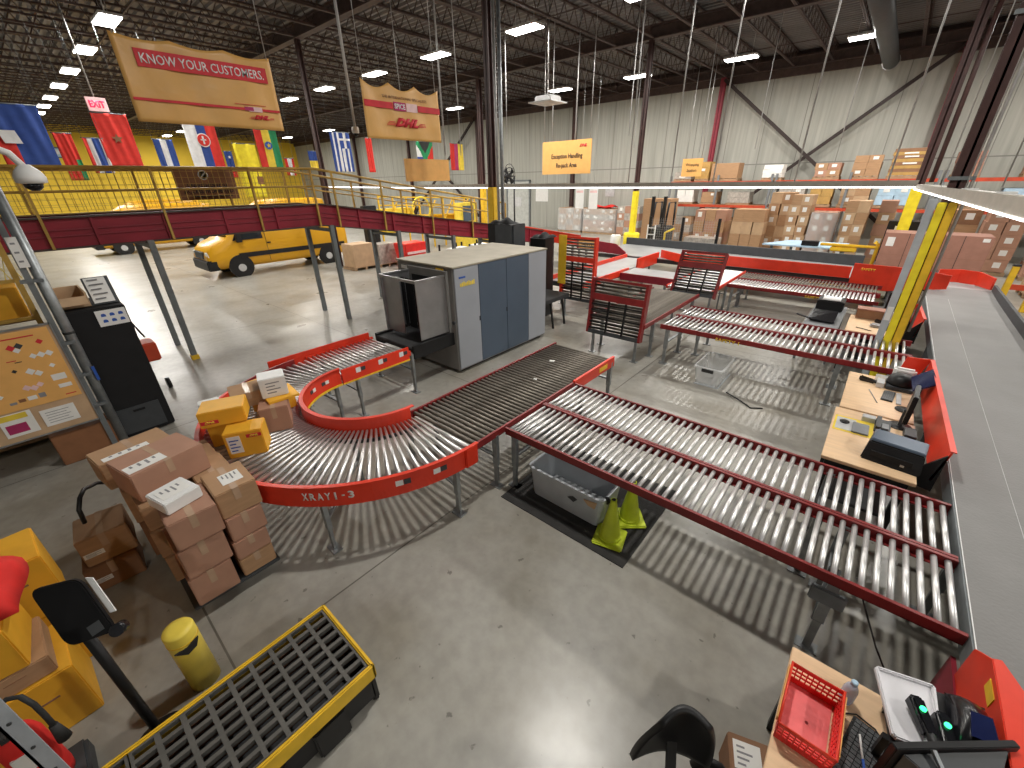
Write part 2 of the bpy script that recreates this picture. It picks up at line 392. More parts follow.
brace((-37.3, 28.2, .6), (-28.2, 28.2, 8.0), 'rising diagonal brace at the far left of the back wall')
brace((-37.3, 28.3, 8.0), (-28.2, 28.3, .6), 'falling diagonal brace below the plain orange sign')
tag(MB().cyl((.60, 18.9, 3.15), (.60, 18.9, 8.8), .06).build('vertical_pipe', 'column_brown'), 'slim brown pipe running up beside the big right column', 'pipe')
t = thing('conduit_riser', 'pale conduit pipes running up beside the central dark column', 'conduit', (-8.6, 9.6, 0))
MB().cyl((-8.62, 9.45, 0), (-8.62, 9.45, 8.8), .035).build('pipe', 'conduit', t); MB().cyl((-8.5, 9.5, 0), (-8.5, 9.5, 8.8), .05).build('pipe', 'galvanised', t)
# round duct at the top
t = thing('spiral_duct', 'dark round duct running under the roof above the back wall', 'duct', (-1.9, 20, 7.7))
MB().cyl((-1.9, 12, 7.75), (-1.9, 27.5, 7.75), .28, n=20).build('duct_pipe', 'dark_grey', t)
MB().cyl((-1.9, 27.5, 7.75), (-1.9, 27.62, 7.75), .31, n=20).build('end_collar', 'conduit', t)
# ---------------------------------------------------------------- high bay lamps
ld = bpy.data.lights.new('high_bay_light', 'AREA'); ld.shape = 'RECTANGLE'; ld.size = .34; ld.size_y = .34; ld.energy = LAMP_W; ld.color = (1, .965, .90)
def high_bay():
    t = thing('high_bay_lamp', 'x', 'ceiling lamp')
    m = MB(); m.box(-.66, .66, -.29, .29, 8.02, 8.09).box(-.25, .25, -.07, .07, 8.09, 8.17); m.build('housing', 'lamp_housing', t, bevel=.01)
    MB().box(-.62, .62, -.26, .26, 7.985, 8.02).build('diffuser', 'lamp_diffuser', t)
    m = MB()
    for sx in (-.4, .4): m.bar((sx, 0, 8.08), (sx, 0, 8.97), .012)
    m.build('suspension', 'conduit', t)
    lo = bpy.data.objects.new('lamp_light', ld); C.objects.link(lo); lo.location = (0, 0, 7.97); lo.parent = t
    return t
hb = high_bay(); first = True
ROWS = [(-5.3, 'added out of view over the near end of the hall', [6.8]), (4.3, 'in the left row running off over the flags', [-2.3, 6.8] + [-6.8 - 4.5 * k for k in range(0)] + [-15.3, -19.9, -24.4, -28.9, -33.2, -37.6, -41.5, -45.2, -49.9, -54]),  # unseen lamps added for light: near end, far right, and between ramp and flags
        (13.9, 'in the middle row above the machines', [6.8, 2.2, -2.3, -6.9, -11.25, -15.9, -20.3, -25.1, -29.4, -34, -38.5, -46.5, -52, -57]), (23.5, 'in the row nearest the back wall', [6.6, 2.1, -2.5, -6.9, -11.7, -16.4, -25.3, -34, -43, -52])]  # the two rightmost lamps of each row are unseen, added for light
for y, lab, xs in ROWS:
    for x in xs:
        h = hb if first else copy_tree(hb); first = False
        h.location = (x, y, 0); h['label'] = 'bright rectangular high bay lamp ' + lab; h['group'] = 'high bay lamps ' + lab
# ---------------------------------------------------------------- hanging rods, camera cables, unit heater
def rod(x, y, z0, z1, r, label, m='conduit'): return tag(MB().cyl((x, y, z0), (x, y, z1), r, n=8).build('hanging_rod', m), label, 'rod', 'thin rods and cables hanging from the roof')
rod(-10.5, 16.2, 4.5, 8.97, .02, 'pale rod hanging down behind the orange handling sign')
for x in (-5.95, -4.73, -3.66, -1.9, -.27): rod(x, 12, 3.2, 8.97, .016, 'thin pale rod hanging from the roof down to the light tube')
for x, y, z in ((-10.2, 9.0, 4.1), (-10.2, 9.6, 4.1), (-12.4, 14.2, 4.9), (-8.1, 16.0, 4.8), (-11.5, 16.0, 4.9), (-7.2, 21, 4.4), (-5, 21, 4.4), (-2.2, 21, 4.6), (-9.8, 20, 4.6), (-13, 20, 4.6)):
    rod(x, y, z, 8.97, .013, 'thin pale cable hanging from the dark roof', 'light_grey')
def dome_camera(x, y, z, label, top):
    t = thing('dome_camera', label, 'camera', (x, y, z))
    m = MB(); m.lathe([(.03, .14), (.075, .13), (.08, .02), (.06, 0)], c=(x, y, z)); m.build('housing', 'white', t)
    m = MB(); m.lathe([(.058, 0), (.05, -.035), (.02, -.055)], c=(x, y, z)); m.build('lens_dome', 'black_gloss', t)
    MB().cyl((x, y, z + .13), (x, y, top), .03, n=10).build('drop_pipe', 'light_grey', t)
dome_camera(-10, 6.12, 4.45, 'white dome camera on a long drop pipe left of the small hanging banner', 8.9)
# white dome camera on a gooseneck, top left
t = thing('gooseneck_camera', 'white dome camera on a curved arm at the upper left above the ramp', 'camera', (-7, .38, 3.5))
MB().tube([(-7, -.1, 3.72), (-7, .06, 3.80), (-7, .2, 3.80), (-7, .31, 3.74), (-7, .37, 3.62)], .035, 10).build('curved_arm', 'white', t)
MB().lathe([(.04, .12), (.1, .06), (.125, 0), (.12, -.05), (.09, -.06)], c=(-7, .38, 3.52)).build('housing', 'white', t)
MB().lathe([(.08, 0), (.07, -.04), (.03, -.07)], c=(-7, .38, 3.46)).build('lens_dome', 'black_gloss', t)
t = thing('unit_heater', 'pale cassette unit hung beside the central column near the roof', 'heater', (-10.6, 12, 6.2))
m = MB(); m.box(-10.9, -10.2, 14, 14.7, 5.9, 6.1); m.build('casing', 'light_grey', t, bevel=.04)
m = MB(); m.box(-11.05, -10.05, 13.85, 14.85, 5.88, 5.92); m.build('flange', 'lamp_housing', t)
m = MB(); m.cyl((-10.55, 14.35, 6.1), (-10.55, 14.35, 8.97), .02); m.build('suspension', 'conduit', t)
# light tube at eye height over the cross conveyors and the trough that continues it
t = thing('light_tube', 'long glowing tube light hung level across the hall', 'lamp', (-6, 12, 3.2))
m = MB(); m.bar((-15.4, 12, 3.275), (.2, 12, 3.225), .10, .11); m.build('housing', 'tan_metal', t)
m = MB(); m.bar((-15.4, 12, 3.205), (.2, 12, 3.155), .03, .026); m.build('tube', 'tube_glow', t)
m = MB(); m.bar((-23.5, 12, 3.28), (-15.45, 12, 3.205), .045, .03); m.build('tube', 'tube_glow', t)
t = thing('light_trough', 'broad tan light trough with a bright lower edge at the right', 'lamp', (.6, 8, 3))
m = MB(); m.hexa([(.17, 12, 3.13), (.91, 6, 3.01), (1.26, 6, 3.03), (.52, 12, 3.15), (.17, 12, 3.21), (.91, 6, 3.19), (1.26, 6, 3.15), (.52, 12, 3.19)]); m.build('trough', 'tan_metal', t, bevel=.01)
m = MB(); m.bar((.17, 12, 3.12), (.91, 6, 3.0), .02, .016); m.build('tube', 'tube_glow', t)
for k in (.25, .5, .75):
    x, y = .17 + .74 * k + .12, 12 - 6 * k; m = MB(); m.cyl((x, y, 3.18), (x, y, 8.97), .008, n=6); m.build('suspension', 'conduit', t)
    m = MB(); m.box(x - .03, x + .14, y - .02, y + .02, 3.17, 3.20); m.build('bracket', 'white', t)
# ================================================================ CONVEYORS
def roller_mesh(L, r=.024, n=12, m='roller_zinc', r2=None):
    b = MB(); b.cyl((-L / 2, 0, 0), (L / 2, 0, 0), r, r2, n); b.cyl((-L / 2 - .02, 0, 0), (L / 2 + .02, 0, 0), .006, n=6)
    me = bpy.data.meshes.new('roller'); bmesh.ops.recalc_face_normals(b.b, faces=b.b.faces); b.b.to_mesh(me); b.b.free(); me.materials.append(M[m]); return me
def roller(me, parent, loc, rot):
    o = bpy.data.objects.new('roller', me); C.objects.link(o); o.parent = parent; o.location = loc; o.rotation_euler = rot; return o
def support(parent, p, q, z, m='galvanised'):
    # a pair of legs under both rails with a cross brace between them
    p, q = Vector(p), Vector(q); d = (q - p).normalized()
    for k, s in ((p, 1), (q, -1)):
        b = MB(); b.bar((k.x, k.y, 0.0), (k.x, k.y, z), .055, .03); b.bar((k.x, k.y, z * .45), (k.x, k.y, z + .02), .07, .045)
        b.cbox((k.x, k.y, .006), (.15, .1, .012)); b.build('leg', m, parent)
    b = MB(); b.bar((p.x, p.y, z * .62), (q.x, q.y, z * .62), .045, .025); b.build('cross_brace', m, parent)
def conveyor(label, group, x0, y0, L, W, axis, z=.8, pitch=.0762, rail='dark_red', rm='roller_zinc', legs=(), first=.04, rh=.075, lips=True, skip=(), rr=.024, legm='galvanised', name='roller_conveyor'):
    """L along axis, W across; (x0, y0) is the low corner"""
    t = thing(name, label, 'conveyor', (x0, y0, 0), 0, group)
    P = (lambda u, v, zz: (x0 + u, y0 + v, zz)) if axis == 'x' else (lambda u, v, zz: (x0 + v, y0 + u, zz))
    th = .028
    for v in (0, W - th):
        b = MB(); a, c = P(0, v, 0), P(L, v + th, 0); b.box(min(a[0], c[0]), max(a[0], c[0]), a[1], c[1], z - rh, z + .012)
        if lips:
            v2 = v if v == 0 else v - .03; a, c = P(0, v2, 0), P(L, v2 + th + .03, 0); b.box(a[0], c[0], a[1], c[1], z - rh, z - rh + .006)
        b.build('side_rail', rail, t)
    me = roller_mesh(W - 2 * th - .012, rr, m=rm); n = int((L - 2 * first) / pitch) + 1
    for k in range(n):
        if k in skip: continue
        u = first + k * pitch; p = P(u, W / 2, z - rr * .9); roller(me, t, (p[0] - x0, p[1] - y0, p[2]), (0, 0, R(90) if axis == 'x' else 0))
    for u in legs: support(t, P(u, .03, 0)[:2] + (0,), P(u, W - .03, 0)[:2] + (0,), z - rh, legm)
    return t
# near pair
c1 = conveyor('nearest silver roller lane with dark red rails, of the two over the grey tub', None, -2.76, 3.03, 3.84, .76, 'x', legs=(.12, 3.18), pitch=.0798, rr=.0205)
c2 = conveyor('silver roller lane with dark red rails, just behind the one over the grey tub', None, -2.76, 3.80, 3.84, .75, 'x', legs=(.12, 3.0), pitch=.0798, rr=.0205)
# straight run by the machine
c3 = conveyor('dull grey roller run with red rails between the curve and the machine front', None, -3.96, 2.57, 3.17, 1.17, 'y', rm='roller_dark', rail='dark_red', legs=(.35, 3.1), pitch=.0762)
MB().box(-2.825, -2.785, 4.56, 5.74, .66, .83).build('guard_plate', 'orange_red', c3, bevel=.004)
MB().box(-2.783, -2.779, 5.25, 5.5, .71, .78).build('warning_sticker', 'yellow', c3)
for q in ((-3.5, 5.0, .08, .05), (-3.3, 4.3, .05, .03)): MB().cbox((q[0], q[1], .808), (q[2], q[3], .004), rz=.3).build('paper_scrap', 'paper', c3)
# entry run into the machine
c4 = conveyor('short roller run with bright red guards feeding the x-ray machine', None, -6.84, 2.57, 1.28, 1.19, 'y', rr=.019, rm='roller_zinc', rail='orange_red', legs=(.25, 1.3), pitch=.078)
for x, ya in ((-6.88, 2.0), (-5.66, 2.57)): MB().box(x, x + .03, ya, 3.80, .66, .90).build('side_guard', 'orange_red', c4, bevel=.006)
MB().box(-5.66, -5.625, 2.57, 3.80, .66, .685).build('edge_stripe', 'yellow', c4)
for y in (2.8, 3.2, 3.6):
    MB().box(-5.632, -5.624, y, y + .08, .78, .86).build('number_sticker', 'white', c4); MB().box(-5.632, -5.624, y + .09, y + .16, .79, .85).build('reader_label', 'dark_grey', c4)
# the U curve
t = thing('curved_roller_conveyor', 'large U-shaped roller curve with bright red sides marked XRAY1-3', 'conveyor', (-4.76, 2.56, 0)); cu = t
cx, cy, RI, RO = -4.76, 2.56, .93, 1.98
def arc(r, a0, a1, n): return [(cx + r * math.cos(R(a0 + (a1 - a0) * k / n)), cy + r * math.sin(R(a0 + (a1 - a0) * k / n)), 0) for k in range(n + 1)]
MB().strip(arc(RI - .02, 180, 356, 48), .66, .93, .022).strip(arc(RI - .035, 180, 360, 48), .925, .935, .05).build('inner_guard', 'orange_red', t)
MB().strip(arc(RO + .02, 215, 360, 48), .62, .86, .022).strip(arc(RO + .03, 215, 360, 48), .855, .865, .045).build('outer_guard', 'orange_red', t)
MB().strip(arc(RO + .02, 186, 214, 12), .64, .86, .03).build('outer_guard', 'dark_red', t)
MB().strip(arc(RI - .045, 180, 300, 32), .655, .685, .012).build('edge_stripe', 'yellow', t)
b = MB(); b.strip(arc(RI + .06, 180, 360, 40), .66, .70, .03); b.strip(arc(RO - .06, 180, 360, 40), .66, .70, .03); b.build('bearing_rail', 'dark_grey', t)
me = roller_mesh(RO - RI - .05, .013, 12, 'roller_zinc', .029)
for k in range(60):
    a = R(181.5 + k * 3.0); r = (RI + RO) / 2
    roller(me, t, (r * math.cos(a), r * math.sin(a), .785), (0, R(.9), a))
for a in (185, 236, 262, 312, 352):
    a = R(a); support(t, (cx + (RI + .02) * math.cos(a), cy + (RI + .02) * math.sin(a), 0), (cx + (RO - .03) * math.cos(a), cy + (RO - .03) * math.sin(a), 0), .64)
def on_arc(r, a, z): return Vector((cx + r * math.cos(R(a)), cy + r * math.sin(R(a)), z))
def arc_text(s, a, wd, ht, z, m='white'):
    n = len(s); step = wd / n
    for k, ch in enumerate(s):
        aa = a + math.degrees((k - (n - 1) / 2) * step / (RO + .035)); o = on_arc(RO + .033, aa, z)
        r = Vector((-math.sin(R(aa)), math.cos(R(aa)), 0)); yield ch, o, r
wid = {'-': .5, '1': .32}
for ch, o, r in arc_text('XRAY1-3', 315, .50, .085, .745):
    text(ch, 'lettering', 'white', t, o, r, (0, 0, 1), .056 * wid.get(ch, 1), .085 if ch != '-' else .014, bold=.03 if ch != '1' else .012, depth=.003)
for a, w_ in ((334, .07), (345, .07)):
    for da, mt, ww in ((0, 'white', .075), (2.2, 'dark_grey', .07)):
        o = on_arc(RO + .034, a + da, .76); b = MB(); b.cbox(o, (.006, ww, .06), rz=R(a + da)); b.build('number_sticker', mt, t)
for a in (195, 212, 240, 270):
    for da, mt in ((0, 'white'), (4.4, 'dark_grey')):
        o = on_arc(RI - .034, a + da, .80); b = MB(); b.cbox(o, (.006, .06, .05), rz=R(a + da)); b.build('number_sticker', mt, t)
b = MB(); b.cbox(on_arc(RO + .03, 357, .74), (.05, .16, .24), rz=R(357)); b.build('end_bracket', 'orange_red', t, bevel=.01)
# far pair, far rows
c5 = conveyor('silver roller lane with dark red rails, front one of the pair beyond the clear bin', None, -2.9, 7.83, 3.75, .84, 'x', legs=(.15, 2.9), pitch=.088, rr=.0195)
c6 = conveyor('silver roller lane with dark red rails, back one of the pair beyond the clear bin', None, -2.9, 8.69, 3.75, .84, 'x', legs=(.5, 2.9), pitch=.088, rr=.0195)
for c, y in ((c5, 7.825), (c6, 8.685)):
    text('SAFETY 1', 'rail_lettering', 'yellow', c, (-1.65, y - .003, .735), (1, 0, 0), (0, 0, 1), .4, .06, bold=.03)
c7 = conveyor('dull grey roller run behind the leaning black roller gate', None, -4.32, 7.55, 3.2, 1.22, 'y', rm='roller_dark', rail='dark_red', legs=(.5, 2.8), pitch=.0762)
c8 = conveyor('furthest silver roller lane in front of the tall red guard', None, -2.9, 12.25, 3.2, .92, 'x', rm='roller_zinc', legs=(.15, 2.9), pitch=.0762)
c9 = conveyor('dark narrow roller lane tucked under the tall red guard', None, -2.9, 13.25, 3.2, 1.0, 'x', rm='roller_dark', legs=(.15, 2.9), pitch=.0762)
text('SAFETY 3', 'rail_lettering', 'yellow', c8, (-.9, 12.245, .735), (1, 0, 0), (0, 0, 1), .4, .06, bold=.03)
c10 = conveyor('pale roller run leading back from the leaning gate by the far lanes', None, -4.15, 11.2, 3.2, 1.2, 'y', rm='roller_zinc', rail='orange_red', legs=(1.4, 2.9), pitch=.0762)
# ---------------------------------------------------------------- belt conveyors
def belt(name, label, poly, z, m, parent_group=None, th=.1):
    t = thing(name, label, 'conveyor', (poly[0][0], poly[0][1], 0))
    MB().prism([(x, y, z - .03) for x, y in poly], (0, 0, .03)).build('belt', m, t)
    cxm = sum(p[0] for p in poly) / len(poly); cym = sum(p[1] for p in poly) / len(poly)
    MB().prism([(cxm + (x - cxm) * .985, cym + (y - cym) * .985, z - .16) for x, y in poly], (0, 0, .125)).build('bed', 'dark_grey', t)
    return t
main = belt('belt_conveyor', 'long wide grey belt running away along the right edge', [(1.095, -3), (2.27, -3), (2.27, 13.5), (1.095, 13.5)], .83, 'belt_grey')
b = MB(); b.box(2.27, 2.32, -3, 14.8, .6, 1.0); b.build('side_guard', 'dark_grey', main)
b = MB(); b.box(1.085, 1.095, -3, 13.4, .66, .825); b.build('side_rail', 'steel_leg', main)
for y in (-2, 1, 4, 7, 10, 13): support(main, (1.13, y, 0), (2.25, y, 0), .7, 'steel_leg')
b = MB(); b.box(1.095, 1.101, -3, 13.5, .832, .834); b.build('edge_strip', 'white', main)
m = MB()
for x in (1.47,): m.box(x, x + .004, -3, 13.4, .8305, .832)
m.build('wear_line', 'light_grey', main)
cr = belt('belt_conveyor', 'grey belt crossing the far end of the floor behind the long red guard', [(-8.5, 14.75), (2.27, 14.75), (2.27, 16.6), (-8.5, 17.5)], .86, 'belt_light')
MB().hexa([(-8.5, 17.5, .75), (-.3, 16.83, .75), (-.3, 16.95, .75), (-8.5, 17.62, .75), (-8.5, 17.5, 1.12), (-.3, 16.83, 1.17), (-.3, 16.95, 1.17), (-8.5, 17.62, 1.12)]).build('back_guard', 'dark_grey', cr)
for x in (-7, -3, .5): support(cr, (x, 14.8, 0), (x, 16.7, 0), .72, 'steel_leg')
MB().prism([(1.095, 13.5, .80), (2.27, 13.5, .80), (2.27, 14.75, .83), (1.095, 14.75, .83)], (0, 0, .03)).build('corner_bed', 'belt_grey', cr)
g = MB().strip([(-4.9, 14.68, 0), (-.45, 14.62, 0)], .86, 1.16, .04); tag(g.build('long_guard', 'orange_red'), 'long straight bright red guard behind the furthest roller lane', 'guard rail')
g = MB().strip([(-.42, 14.5, 0), (.4, 14.45, 0), (1.0, 14.35, 0), (1.45, 14.2, 0)], [.66, .66, .8, .9], [1.28, 1.28, 1.26, 1.22], .04)
t = g.build('corner_guard', 'orange_red'); tag(t, 'tall bright red corner guard left of the yellow column guard', 'guard rail')
text('SAFETY', 'lettering', 'yellow', t, (-.1, 14.455, 1.15), (1, 0, 0), (0, 0, 1), .3, .06)
g = MB().strip([(1.3, 15.35, 0), (1.7, 15.45, 0), (2.02, 15.3, 0), (2.25, 14.8, 0)], [.88, .88, .88, .88], [1.18, 1.2, 1.2, 1.15], .04); tag(g.build('curved_guard', 'orange_red'), 'curved red guard right of the yellow column guard, at the belt corner', 'guard rail')
wb = belt('belt_conveyor', 'pale shiny belt with red sides leading back past the upright gate', [(-7.05, 9.9), (-5.98, 9.9), (-5.98, 14.7), (-7.05, 14.7)], .8, 'belt_light')
MB().box(-7.1, -7.05, 9.9, 14.72, .68, .92).build('side_guard', 'orange_red', wb); MB().box(-5.98, -5.93, 9.9, 12.6, .68, .86).build('side_guard', 'orange_red', wb)
MB().box(-5.98, -5.93, 13.2, 14.9, .68, 1.05).build('side_guard', 'orange_red', wb)
for y in (10.4, 13): support(wb, (-7.0, y, 0), (-6.0, y, 0), .66)
sb = belt('belt_conveyor', 'short grey cross belt with a dark side between the pale belt and the leaning gate', [(-5.9, 12.0), (-4.2, 12.0), (-4.2, 13.0), (-5.9, 13.0)], .8, 'belt_light')
MB().box(-5.9, -4.2, 11.94, 12.0, .6, .81).build('side_guard', 'maroon', sb)
for x in (-5.6, -4.5): support(sb, (x, 12.05, 0), (x, 12.95, 0), .64)
g = MB().strip([(-5.9, 15.0, 0), (-4.7, 14.2, 0)], .86, 1.12, .04); tag(g.build('corner_guard', 'orange_red'), 'slanting red guard beyond the short grey cross belt', 'guard rail')
# guard plates at the desks
def desk_guard(y0, y1, label, dx=0):
    t = thing('red_guard_plate', label, 'guard plate', (1.0, y0, 0))
    m = MB(); m.hexa([(.95 + dx, y0, .78), (.97 + dx, y0, .78), (.94 + dx, y1, .78), (.92 + dx, y1, .78), (1.0 + dx, y0, 1.12), (1.015 + dx, y0, 1.12), (.955 + dx, y1, 1.12), (.94 + dx, y1, 1.12)]); m.build('plate', 'orange_red', t)
    m = MB(); m.hexa([(.99 + dx, y0, 1.115), (1.035 + dx, y0, 1.115), (.975 + dx, y1, 1.115), (.93 + dx, y1, 1.115), (.99 + dx, y0, 1.125), (1.035 + dx, y0, 1.125), (.975 + dx, y1, 1.125), (.93 + dx, y1, 1.125)]); m.build('top_lip', 'orange_red', t)
    m = MB(); m.prism([(.87 + dx, y1, .8), (.66 + dx, y1, .82), (.70 + dx, y1, 1.1), (.95 + dx, y1, 1.12)], (0, .02, 0)); m.build('end_plate', 'orange_red', t)
    m = MB(); m.prism([(1.0 + dx, y0, .66), (.80 + dx, y0, .70), (.84 + dx, y0, .86), (1.0 + dx, y0, 1.08)], (0, .02, 0)); m.build('end_plate', 'black', t); return t
desk_guard(4.92, 7.62, 'long red guard plate between the wooden desks and the grey belt')
t = desk_guard(9.9, 11.1, 'short red guard plate below the yellow column guard', -.09)
# near guard, bottom right
t = thing('red_corner_guard', 'bright red bent guard plate at the lower right corner beside the belt', 'guard plate', (1.05, 2.2, 0))
MB().prism([(1.07, 2.88, .60), (1.07, 2.88, .88), (1.07, 2.64, 1.07), (1.07, 1.2, 1.07), (1.07, 1.2, .94), (1.07, 2.26, .94), (1.07, 2.36, .88), (1.07, 2.46, .76), (1.07, 2.52, .60)], (.022, 0, 0)).build('side_plate', 'orange_red', t, bevel=.003)
MB().prism([(1.05, 1.2, 1.07), (1.19, 1.2, 1.07), (1.19, 2.42, 1.07), (1.09, 2.66, 1.07), (1.05, 2.64, 1.07)], (0, 0, .012)).build('top_lip', 'orange_red', t, bevel=.004)
MB().box(1.066, 1.0695, 2.45, 2.58, .93, 1.0).build('yellow_sticker', 'yellow', t)
MB().box(1.06, 1.085, 1.0, 3.02, .3, .62).build('lower_panel', 'maroon', t)
# ---------------------------------------------------------------- lift gates
def gate(label, x, y, z0, w, h, lean, m, yellow=False, rows=15, yaw=0, rm='roller_dark'):
    t = thing('lift_gate', label, 'gate'); th = .05
    T = Matrix.Translation((0, 0, z0)) @ Matrix.Rotation(lean, 4, 'X')
    for s in (0, w - th): MB().box(s, s + th, -.07, .07, 0, h, mt=T).build('side_rail', m, t)
    me = roller_mesh(w - 2 * th - .01, .024, 10, rm)
    for k in range(rows):
        z = .1 + (h - .18) * k / (rows - 1); p = T @ Vector((w / 2, .02, z)); o = roller(me, t, p, (0, 0, 0))
    for z, hh in ((h * .62, .13), (.0, .08), (h - .05, .05)): MB().box(th, w - th, -.075, -.045, z, z + hh, mt=T).build('cross_bar', m if z else 'dark_grey', t)
    for f in (.36, .66): MB().box(w * f, w * f + .035, -.09, -.06, .05, h * .62, mt=T).build('carrier_bar', 'black', t)
    for k in range(5): MB().box(th, w - th, -.06, -.045, .1 + k * h * .11, .13 + k * h * .11, mt=T).build('slat', 'black', t)
    for s in (.12, w - .12):
        b = MB(); b.bar((s, .05, 0), (s, .05, z0 + .12), .05, .035); b.cbox((s, .05, .006), (.14, .1, .012)); b.build('leg', 'galvanised', t)
    if yellow: MB().box(-.04, .2, -.10, -.085, h * .25, h + .02, mt=T).build('yellow_plate', 'yellow', t)
    t.location = (x, y, 0); t.rotation_euler = (0, 0, yaw); return t
gate('upright bright red roller gate with a yellow plate behind the machine', -6.36, 9.4, .50, 1.04, 1.62, 0, 'orange_red', True, 20)
gate('dark red roller gate tipped up in front of the grey run, right of the machine', -4.34, 7.5, .46, 1.22, 1.14, -.12, 'dark_red', rm='roller_dark')
gate('leaning black and dark red roller gate further back by the far lanes', -3.85, 10.75, .72, 1.1, 1.1, -.42, 'dark_red', rm='roller_dark')
# white loose hoop legs right of gate C
tag(MB().tube([(-3.0, 12.1, 0), (-3.0, 12.1, .6), (-2.85, 12.1, .62), (-2.85, 12.1, 0)], .02).build('hoop_stand', 'steel_leg'), 'small dark hoop stand under the start of the furthest lane', 'stand')
# ================================================================ X-RAY MACHINE
t = thing('xray_machine', 'big grey x-ray scanner cabinet with tan top and dark blue-grey panels', 'machine', (-6.4, 6.3, 0))
MB().box(-7.25, -5.62, 4.9, 7.68, .06, 2.03).build('cabinet_body', 'machine_side', t, bevel=.015)
MB().box(-7.27, -5.59, 4.88, 7.70, 2.03, 2.06).build('top_cover', 'machine_top', t, bevel=.008)
MB().box(-7.15, -5.7, 5.0, 7.6, 0, .07).build('plinth', 'black', t)
for a, c, m in ((4.92, 5.52, 'machine_light'), (5.53, 6.31, 'machine_dark'), (6.32, 7.03, 'machine_dark'), (7.04, 7.66, 'machine_light')):
    MB().box(-5.62, -5.595, a, c, .1, 2.02).build('side_panel', m, t, bevel=.004)
for y in (5.50, 6.30): MB().cbox((-5.592, y, 1.0), (.006, .025, .09)).build('latch', 'black', t)
MB().box(-6.86, -5.74, 4.84, 4.9, .62, 1.98).build('tunnel_frame', 'machine_side', t, bevel=.006)
MB().box(-6.72, -5.88, 4.83, 4.845, .86, 1.84).build('tunnel_opening', 'black_matte', t)
# steel hood with open top and lead curtain
MB().box(-6.84, -6.82, 4.2, 4.84, .86, 1.90).build('hood_plate', 'stainless', t); MB().box(-5.80, -5.78, 4.2, 4.84, .86, 1.90).build('hood_plate', 'stainless', t)
m = MB(); m.box(-6.86, -5.76, 4.18, 4.22, 1.87, 1.92).box(-6.86, -6.80, 4.2, 4.84, 1.885, 1.92).box(-5.82, -5.76, 4.2, 4.84, 1.885, 1.92); m.build('hood_rim', 'stainless', t, bevel=.006)
m = MB(); m.box(-6.82, -5.80, 4.24, 4.25, 1.0, 1.88); m.b.free(); m = MB()
for k in range(8): m.box(-6.80 + k * .125, -6.69 + k * .125, 4.62 + .006 * (k % 2), 4.627 + .006 * (k % 2), .84, 1.80)
m.build('curtain', 'black_matte', t)
MB().box(-6.82, -6.30, 4.24, 4.255, .87, 1.88).build('hood_front', 'stainless', t)
MB().box(-6.86, -5.74, 3.95, 4.9, .72, .80).build('infeed_belt', 'belt_black', t, bevel=.01)
MB().box(-5.76, -5.70, 3.95, 4.9, .6, .84).build('infeed_side', 'black', t, bevel=.006); MB().box(-6.9, -6.84, 3.95, 4.9, .6, .84).build('infeed_side', 'black', t, bevel=.006)
MB().box(-6.75, -6.05, 7.68, 8.0, .86, 1.8).build('outlet_hood', 'stainless', t, bevel=.008)
MB().box(-6.02, -5.98, 7.68, 8.02, .86, 1.8).build('outlet_hood', 'machine_side', t)
MB().box(-6.85, -5.75, 7.7, 8.9, .70, .80).build('outfeed_belt', 'belt_black', t, bevel=.01)
for x in (-5.8, -6.8):
    for y in (8.3, 8.8): MB().bar((x, y, 0), (x, y - .15, .7), .04).build('leg', 'black', t)
MB().box(-5.594, -5.59, 5.02, 5.18, 1.84, 1.87).build('badge', 'blue', t)
m = MB()
for k in range(9): m.box(-5.594, -5.59, 5.04 + k * .042, 5.07 + k * .042, 1.69, 1.75 + .012 * (k % 3))
m.build('lettering', 'flag_yellow', t)
MB().box(-6.05, -5.85, 4.882, 4.9, 1.93, 2.01).build('warning_sticker', 'yellow', t); MB().box(-7.1, -6.85, 4.882, 4.9, 1.9, 1.96).build('badge', 'paper', t)
MB().cyl((-5.64, 4.88, 1.05), (-5.64, 4.85, 1.05), .035).build('stop_button', 'dark_grey', t)
# tall black cabinet behind the machine
t = thing('tall_cabinet', 'black and slate tall cabinet standing behind the scanner at the ramp foot', 'cabinet', (-7.55, 8.5, 0))
MB().box(-7.98, -7.12, 8.3, 8.8, 0, 2.42).build('body', 'black', t, bevel=.01)
MB().box(-7.7, -7.13, 8.28, 8.31, .1, 2.4).build('door', 'dark_grey', t, bevel=.004)
MB().box(-7.12, -7.105, 8.32, 8.78, .1, 2.4).build('side_panel', 'dark_grey', t)
b = MB(); b.grid(lambda u, v: (-7.95 + .7 * u, 8.35 + .4 * v, 2.42 + .11 * max(0, math.sin(math.pi * u) * math.sin(math.pi * v)) ** .5 * (1 + .4 * math.sin(9 * u + 4 * v))), 14, 8)
tag(b.build('black_bag', 'black_matte'), 'crumpled black bag lying on the tall black cabinet', 'bag')
b = MB(); b.grid(lambda u, v: (-7.08 + .5 * u, 9.0 + .5 * v, 2.06 + .09 * max(0, math.sin(math.pi * u) * math.sin(math.pi * v)) ** .5 * (1 + .5 * math.sin(13 * u + 3 * v))), 14, 8)
t = thing('parts_stand', 'dark stand with black cloth right of the tall black cabinet', 'stand', (-6.8, 9.2, 0))
b.build('cloth', 'black_matte', t); MB().box(-7.08, -6.58, 8.95, 9.35, 0, 2.05).build('body', 'black', t, bevel=.01)
